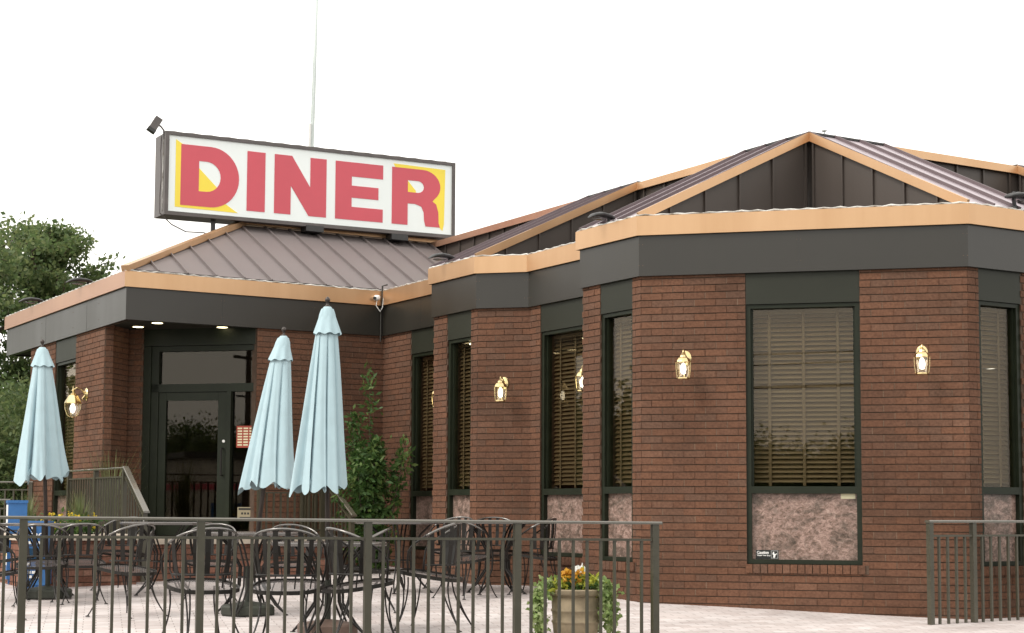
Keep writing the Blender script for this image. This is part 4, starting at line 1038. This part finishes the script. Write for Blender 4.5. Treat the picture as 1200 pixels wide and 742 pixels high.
def tree(x,y,z,h,rx,seed,label,leaf=.12,nl=90,nb=46,low=.25,name='leafy_tree',cat='tree'):
    rng=np.random.default_rng(seed); e=empty(name,(x,y,z)); tag(e,label,cat,'trees behind the diner')
    b=MB(); tips=[]
    b.tube([(0,0,0),(.05,.03,h*.25),(-.04,.05,h*.5),(.03,0,h*.75),(0,0,h*.93)],[h*.028,h*.022,h*.015,h*.009,h*.003],10)
    for i in range(nb):
        f=low+(.97-low)*(i+rng.random())/nb; a=rng.random()*6.283; 
        env=math.sin(math.pi*min(1,max(0,(f-low+.10)/(1.08-low))))**.6*(.75+.5*rng.random()); ln=rx*env
        st=np.array([0,0,h*f*.92]); en=st+np.array([math.cos(a)*ln,math.sin(a)*ln,ln*(.35+.4*rng.random())])
        md=(st+en)/2+np.array([0,0,-.05*ln])
        b.tube([tuple(st),tuple(md),tuple(en)],[h*.006,h*.004,h*.0015],5)
        for t in np.linspace(.3,1.0,7):
            q=(1-t)**2*st+2*t*(1-t)*md+t*t*en; q=q+rng.normal(0,.13*rx*.45,3); tips.append(q)
            if rng.random()<.75: b.tube([tuple((1-t)**2*st+2*t*(1-t)*md+t*t*en),tuple(q)],[h*.002,h*.001],4)
    b.build('trunk',M['bark'],e,smooth=True)
    tips=np.array(tips); v=leaves(tips,None,leaf,nl,(.075*rx,.075*rx,.05*rx),seed,aspect=.62); leafmesh('crown',v,M['leaf_tree'],e); return e
tree(px(52,34),34,.3,7.7,1.75,5,'broad green tree behind the left end of the roof',leaf=.10,nl=80,nb=64)
tree(px(-75,31),31,.3,6.6,2.6,8,'dense dark tree at the left picture edge',leaf=.10,nl=110,nb=50,low=.12)
tree(px(117,39),39,.3,6.5,1.25,12,'slimmer tree right of the broad one, its top just over the roof edge',leaf=.11,nl=75,nb=30)
# low shrubs filling in under the trees
def hedge(x,y,z,h,r,seed,label,n=150):
    rng=np.random.default_rng(seed); e=empty('bush',(x,y,z)); tag(e,label,'bush','bushes under the trees')
    c=rng.normal(0,1,(n,3)); c/=np.linalg.norm(c,axis=1)[:,None]; c*=rng.random((n,1))**.33; c=c*np.array([r,r,h/2])+np.array([0,0,h/2])
    b=MB()
    for i in range(0,n,5): b.tube([(0,0,0),(c[i][0]*.4,c[i][1]*.4,c[i][2]*.5),tuple(c[i])],[.03,.02,.005],5)
    b.build('stems',M['bark'],e); leafmesh('foliage',leaves(c,None,.09,120,.16,seed),M['leaf_tree'],e)
hedge(px(5,26),26,.5,3.0,1.3,3,'dark bush beyond the ramp railing at the left edge')
hedge(px(-40,24),24,.5,2.6,1.3,4,'dark bush outside the ramp, half out of the picture')
hedge(px(45,30),30,.3,3.4,1.8,6,'dark bush under the broad tree behind the left umbrella',n=200)

# shrub by the steps
rng=np.random.default_rng(21); sx,sy=px(438,19.75),19.75; e=empty('shrub',(sx,sy,Z0-.75)); tag(e,'upright light green shrub in the corner right of the entrance steps','shrub')
b=MB(); cs=[]; 
for i in range(26):
    a=rng.random()*6.283; r=abs(rng.normal(0,.18)); hh=1.15+.45*rng.random()
    if i==0: a,r,hh=2.2,.09,2.42
    if i==1: a,r,hh=2.9,.27,1.9
    if i==2: a,r,hh=-.1,.36,1.55
    if i==3: a,r,hh=2.4,.33,1.75
    x1_,y1_=math.cos(a)*r,math.sin(a)*r*.8; pts=[(x1_*.25,y1_*.25,0),(x1_*.6,y1_*.6,hh*.4),(x1_*.9,y1_*.9,hh*.75),(x1_*1.05,y1_*1.05,hh)]
    b.tube(pts,[.009,.007,.005,.002],5)
    for t in np.linspace(.08,1,32):
        f=t*3; k=min(2,int(f)); f-=k; q=np.array(pts[k])*(1-f)+np.array(pts[k+1])*f
        for _ in range(2): cs.append(q+rng.normal(0,.045*(1.6-t),3))
b.build('stems',M['bark'],e); leafmesh('foliage',leaves(cs,None,.08,5,.03,22,aspect=.40),M['leaf_shrub'],e)
# ornamental grass clumps
def grass(u_,v_,z_,h,n,seed,label):
    rng=np.random.default_rng(seed); p=W(u_,v_,z_); e=empty('ornamental_grass',p); tag(e,label,'grass clump','ornamental grass in the planter'); vs=[]
    for i in range(n):
        a=rng.random()*6.283; r=.05*rng.random(); l=h*(.6+.5*rng.random()); out=.45*rng.random()*h
        p0=np.array([math.cos(a)*r,math.sin(a)*r,0]); p1=p0+np.array([math.cos(a)*out*.35,math.sin(a)*out*.35,l*.6]); p2=p0+np.array([math.cos(a)*out,math.sin(a)*out,l])
        s=np.array([-math.sin(a),math.cos(a),0])*.005
        vs+=[p0-s,p0+s,p1+s*.8,p1-s*.8, p1-s*.8,p1+s*.8,p2+s*.1,p2-s*.1]
    leafmesh('blades',np.array(vs),M['leaf_grass'],e)
grass(-5.12,6.62,-.33,1.0,120,31,'feathery green grass clump rising by the brick corner behind the landing guard')
grass(-5.74,5.75,-.34,.52,130,32,'low grass clump in the middle of the planter')
grass(-6.1,6.6,-.34,.50,120,33,'low grass clump at the back of the planter near the left wall')
e=empty('yellow_flowers',W(-6.0,5.6,-.34)); tag(e,'patch of small yellow and orange flowers in the brick planter','flowers')
rng=np.random.default_rng(41); cs=np.stack([rng.uniform(-.32,.32,70),rng.uniform(-.4,.4,70),rng.uniform(.02,.22,70)],1)
leafmesh('leaves',leaves(cs,None,.06,14,.04,42),M['leaf_shrub'],e); cs[:,2]+=.08; leafmesh('petals',leaves(cs[:16],None,.03,7,.012,43,aspect=.9),M['petal_yellow'],e)

# flower pot
PX,PY=px(675,13.1),13.1; e=empty('flower_pot',(PX,PY,floor_z(PX,PY)+Z0)); tag(e,'round weathered stone flower pot with a thick rim behind the front railing','pot')
b=MB(); b.lathe([(.15,0),(.17,.02),(.180,.10),(.182,.112),(.189,.12),(.189,.13),(.180,.14),(.186,.20),(.193,.208),(.193,.218),(.185,.226),(.19,.31),(.19,.325),(.215,.332),(.222,.345),(.222,.372),(.212,.380),(.19,.380),(.186,.34),(.05,.335)],40)
auto(b.build('bowl',M['pot'],e),50)
b=MB(); b.lathe([(.001,.352),(.186,.352),(.186,.34)],24); b.build('soil',M['soil'],e)
base=Vector((PX,PY,floor_z(PX,PY)+Z0+.352))
e=empty('pansies',base); tag(e,'orange, yellow and white pansies heaped in the stone pot','flowers')
rng=np.random.default_rng(51)
def bloom(c,r,seed,n=1):
    return leaves(c,None,r,5,r*.15,seed,aspect=1.0,flat=.2)
cs=np.stack([rng.uniform(-.13,.13,90),rng.uniform(-.12,.12,90),rng.uniform(.0,.09,90)],1); leafmesh('leaves',leaves(cs,None,.05,9,.025,52),M['leaf_shrub'],e)
cs=np.stack([rng.uniform(-.10,.05,46),rng.uniform(-.12,.08,46),rng.uniform(.05,.155,46)],1); leafmesh('orange_blooms',leaves(cs,None,.036,9,.010,53,aspect=1.0),M['petal_orange'],e)
cs=np.stack([rng.uniform(-.0,.045,12),rng.uniform(-.06,.04,12),rng.uniform(.15,.185,12)],1); leafmesh('white_blooms',leaves(cs,None,.04,9,.010,54,aspect=1.1),M['petal_white'],e)
for (a_,c_,n_,zz) in ((.04,.17,46,.11),(-.19,-.09,30,.07)):
    cs=np.stack([rng.uniform(a_,c_,n_),rng.uniform(-.14,.08,n_),rng.uniform(.02,zz,n_)],1); leafmesh('lime_sprigs',leaves(cs,None,.05,10,.02,55,aspect=.45),M['leaf_lime'],e)
e=empty('trailing_ivy',base); tag(e,'variegated ivy trailing down both sides of the stone pot','ivy')
cs=[]; b=MB()
for i in range(22):
    side=-1 if i%2 else 1; a=rng.normal(0,.34)+(math.pi if side<0 else 0)
    r0,r1=.225,.255+.05*rng.random(); l=.18+.22*rng.random()
    pts=[(math.cos(a)*.14,math.sin(a)*.14,.02),(math.cos(a)*r0,math.sin(a)*r0,.07),(math.cos(a)*r1,math.sin(a)*r1,.0),(math.cos(a)*(r1+.02),math.sin(a)*(r1+.02),-l*.5),(math.cos(a+.05)*(r1+.01),math.sin(a+.05)*(r1+.01),-l)]
    b.tube(pts,.003,4)
    for k in range(4):
        for t in np.linspace(0,1,6): cs.append(np.array(pts[k])*(1-t)+np.array(pts[k+1])*t+rng.normal(0,.012,3))
b.build('vines',M['leaf_ivy'],e); leafmesh('leaves',leaves(cs,None,.042,4,.016,56,aspect=.8),M['leaf_ivy'],e)

# ------------------------------------------------------------------ what the windows mirror, across the street
def treeline(x0,y0,x1,y1,h,n,seed,label):
    rng=np.random.default_rng(seed); t=rng.random(n); L=math.hypot(x1-x0,y1-y0)
    P=lambda q: h*(.86+.08*np.sin(q*L*.21+seed)+.05*np.sin(q*L*.63+seed*2))
    b=MB(); m=int(L/1.1)
    for i in range(m):
        q=(i+rng.random()*.6)/m; hh=float(P(q))*(.93+.07*rng.random()); r=1.3+.7*rng.random(); X=x0+(x1-x0)*q; Y=y0+(y1-y0)*q+rng.normal(0,.8)
        b.lathe([(r*.8,0),(r*1.1,hh*.3),(r,hh-r*.9),(r*.8,hh-r*.45),(r*.45,hh-r*.12),(.05,hh)],9,(X,Y,0),rot=rng.random())
    v=np.array([b.v[k] for f in b.f for k in (f if len(f)==4 else (f[0],f[1],f[2],f[3]))]).reshape(-1,3)
    v=v+np.random.default_rng(seed+1).normal(0,.02,v.shape)
    c=np.stack([x0+(x1-x0)*t,y0+(y1-y0)*t+rng.normal(0,1.2,n),P(t)*(1-rng.random(n)**2*.6)],1)
    o=leafmesh('far_wood',np.concatenate([v,leaves(c,None,.22,30,.5,seed,aspect=.8)]),M['leaf_tree']); tag(o,label,'wood',kind='stuff')
treeline(-120,-56,-45,-58,8.8,1300,63,'taller dark line of trees far to the left across the street')
treeline(-46,-58,40,-62,6.2,1300,61,'low dark line of trees across the street behind the photographer')
treeline(-34,8,-30,60,6.0,1100,62,'line of trees beyond the left side of the parking lot')
fb=empty('roadside_building',(-52,-38,0),R(35)); tag(fb,'low tan roadside building with a red band across the street','building')
b=MB(); b.box(-11,11,-3,3,0,4.2); b.build('wall',M['far_wall'],fb); b=MB(); b.box(-11.05,11.05,-3.05,3.05,2.6,2.9); b.build('red_band',M['signred'],fb); b=MB(); b.box(-11.3,11.3,-3.3,3.3,4.2,4.5); b.build('roof',M['fascia'],fb)
up=[]
for X_ in (-34,14):
    e=empty('utility_pole',(X_,-20,0)); tag(e,'wooden utility pole across the street, '+('far left' if X_<0 else 'to the right')+' behind the photographer','pole','utility poles along the street')
    b=MB(); b.tube([(0,0,0),(0,0,8.6)],[.16,.11],10); b.build('post',M['bark'],e); b=MB(); b.box(-.06,.06,-1,1,8.0,8.12); b.build('crossarm',M['bark'],e)
for i,(zl,zr,sag,y) in enumerate(((7.9,7.5,1.0,-20.9),(7.3,7.1,.9,-20.2),(6.4,6.0,.7,-19.2))):
    b=MB(); b.tube([(-34+48*t,y,zl+(zr-zl)*t-4*sag*t*(1-t)) for t in [k/24 for k in range(25)]],.022 if i<2 else .05,5)
    o=b.build('power_line',M['black']); tag(o,['top thin','middle thin','lowest thick'][i]+' overhead wire strung between the two utility poles','wire','overhead wires')

# ------------------------------------------------------------------ light, world, camera
sun_el,sun_az=R(46),R(-122)      # azimuth of the sun measured from +Y clockwise
wd=bpy.data.worlds.new('World'); scene.world=wd; wd.use_nodes=True; t=wd.node_tree; t.nodes.clear()
out=t.nodes.new('ShaderNodeOutputWorld'); bg=t.nodes.new('ShaderNodeBackground'); sk=t.nodes.new('ShaderNodeTexSky'); sk.sky_type='NISHITA'; sk.sun_disc=False
sk.sun_elevation=sun_el; sk.sun_rotation=sun_az%(2*math.pi); sk.dust_density=4; sk.air_density=1
mx=N(t,'ShaderNodeMix',data_type='RGBA'); mx.inputs[0].default_value=.93; mx.inputs[7].default_value=(10.2,9.9,9.35,1)
t.links.new(sk.outputs[0],mx.inputs[6]); t.links.new(mx.outputs[2],bg.inputs[0]); bg.inputs[1].default_value=.12
t.links.new(bg.outputs[0],out.inputs[0])
sd=bpy.data.lights.new('sun','SUN'); sd.energy=1.5; sd.angle=R(20); sd.color=(1,.96,.9); so_=bpy.data.objects.new('sun',sd); COL.objects.link(so_)
dv=Vector((math.sin(sun_az)*math.cos(sun_el),math.cos(sun_az)*math.cos(sun_el),math.sin(sun_el))); so_.rotation_euler=(-dv).to_track_quat('-Z','Y').to_euler()
cd=bpy.data.cameras.new('camera'); cam=bpy.data.objects.new('camera',cd); COL.objects.link(cam); scene.camera=cam
cam.location=(0,0,Z0); cd.sensor_width=36; cd.sensor_fit='HORIZONTAL'; cd.lens=36*1932.7/1200; cd.shift_y=(444.84-371)/1200; cd.clip_end=2000
cam.matrix_world=Matrix.Translation((0,0,Z0))@Matrix.Rotation(math.pi/2+.07949,4,'X')@Matrix.Rotation(.004906,4,'Z')
vs_=scene.view_settings; vs_.view_transform='Standard'; vs_.look='None'; vs_.exposure=.6; vs_.gamma=1; vs_.use_curve_mapping=False
scene.render.resolution_x=1024; scene.render.resolution_y=633
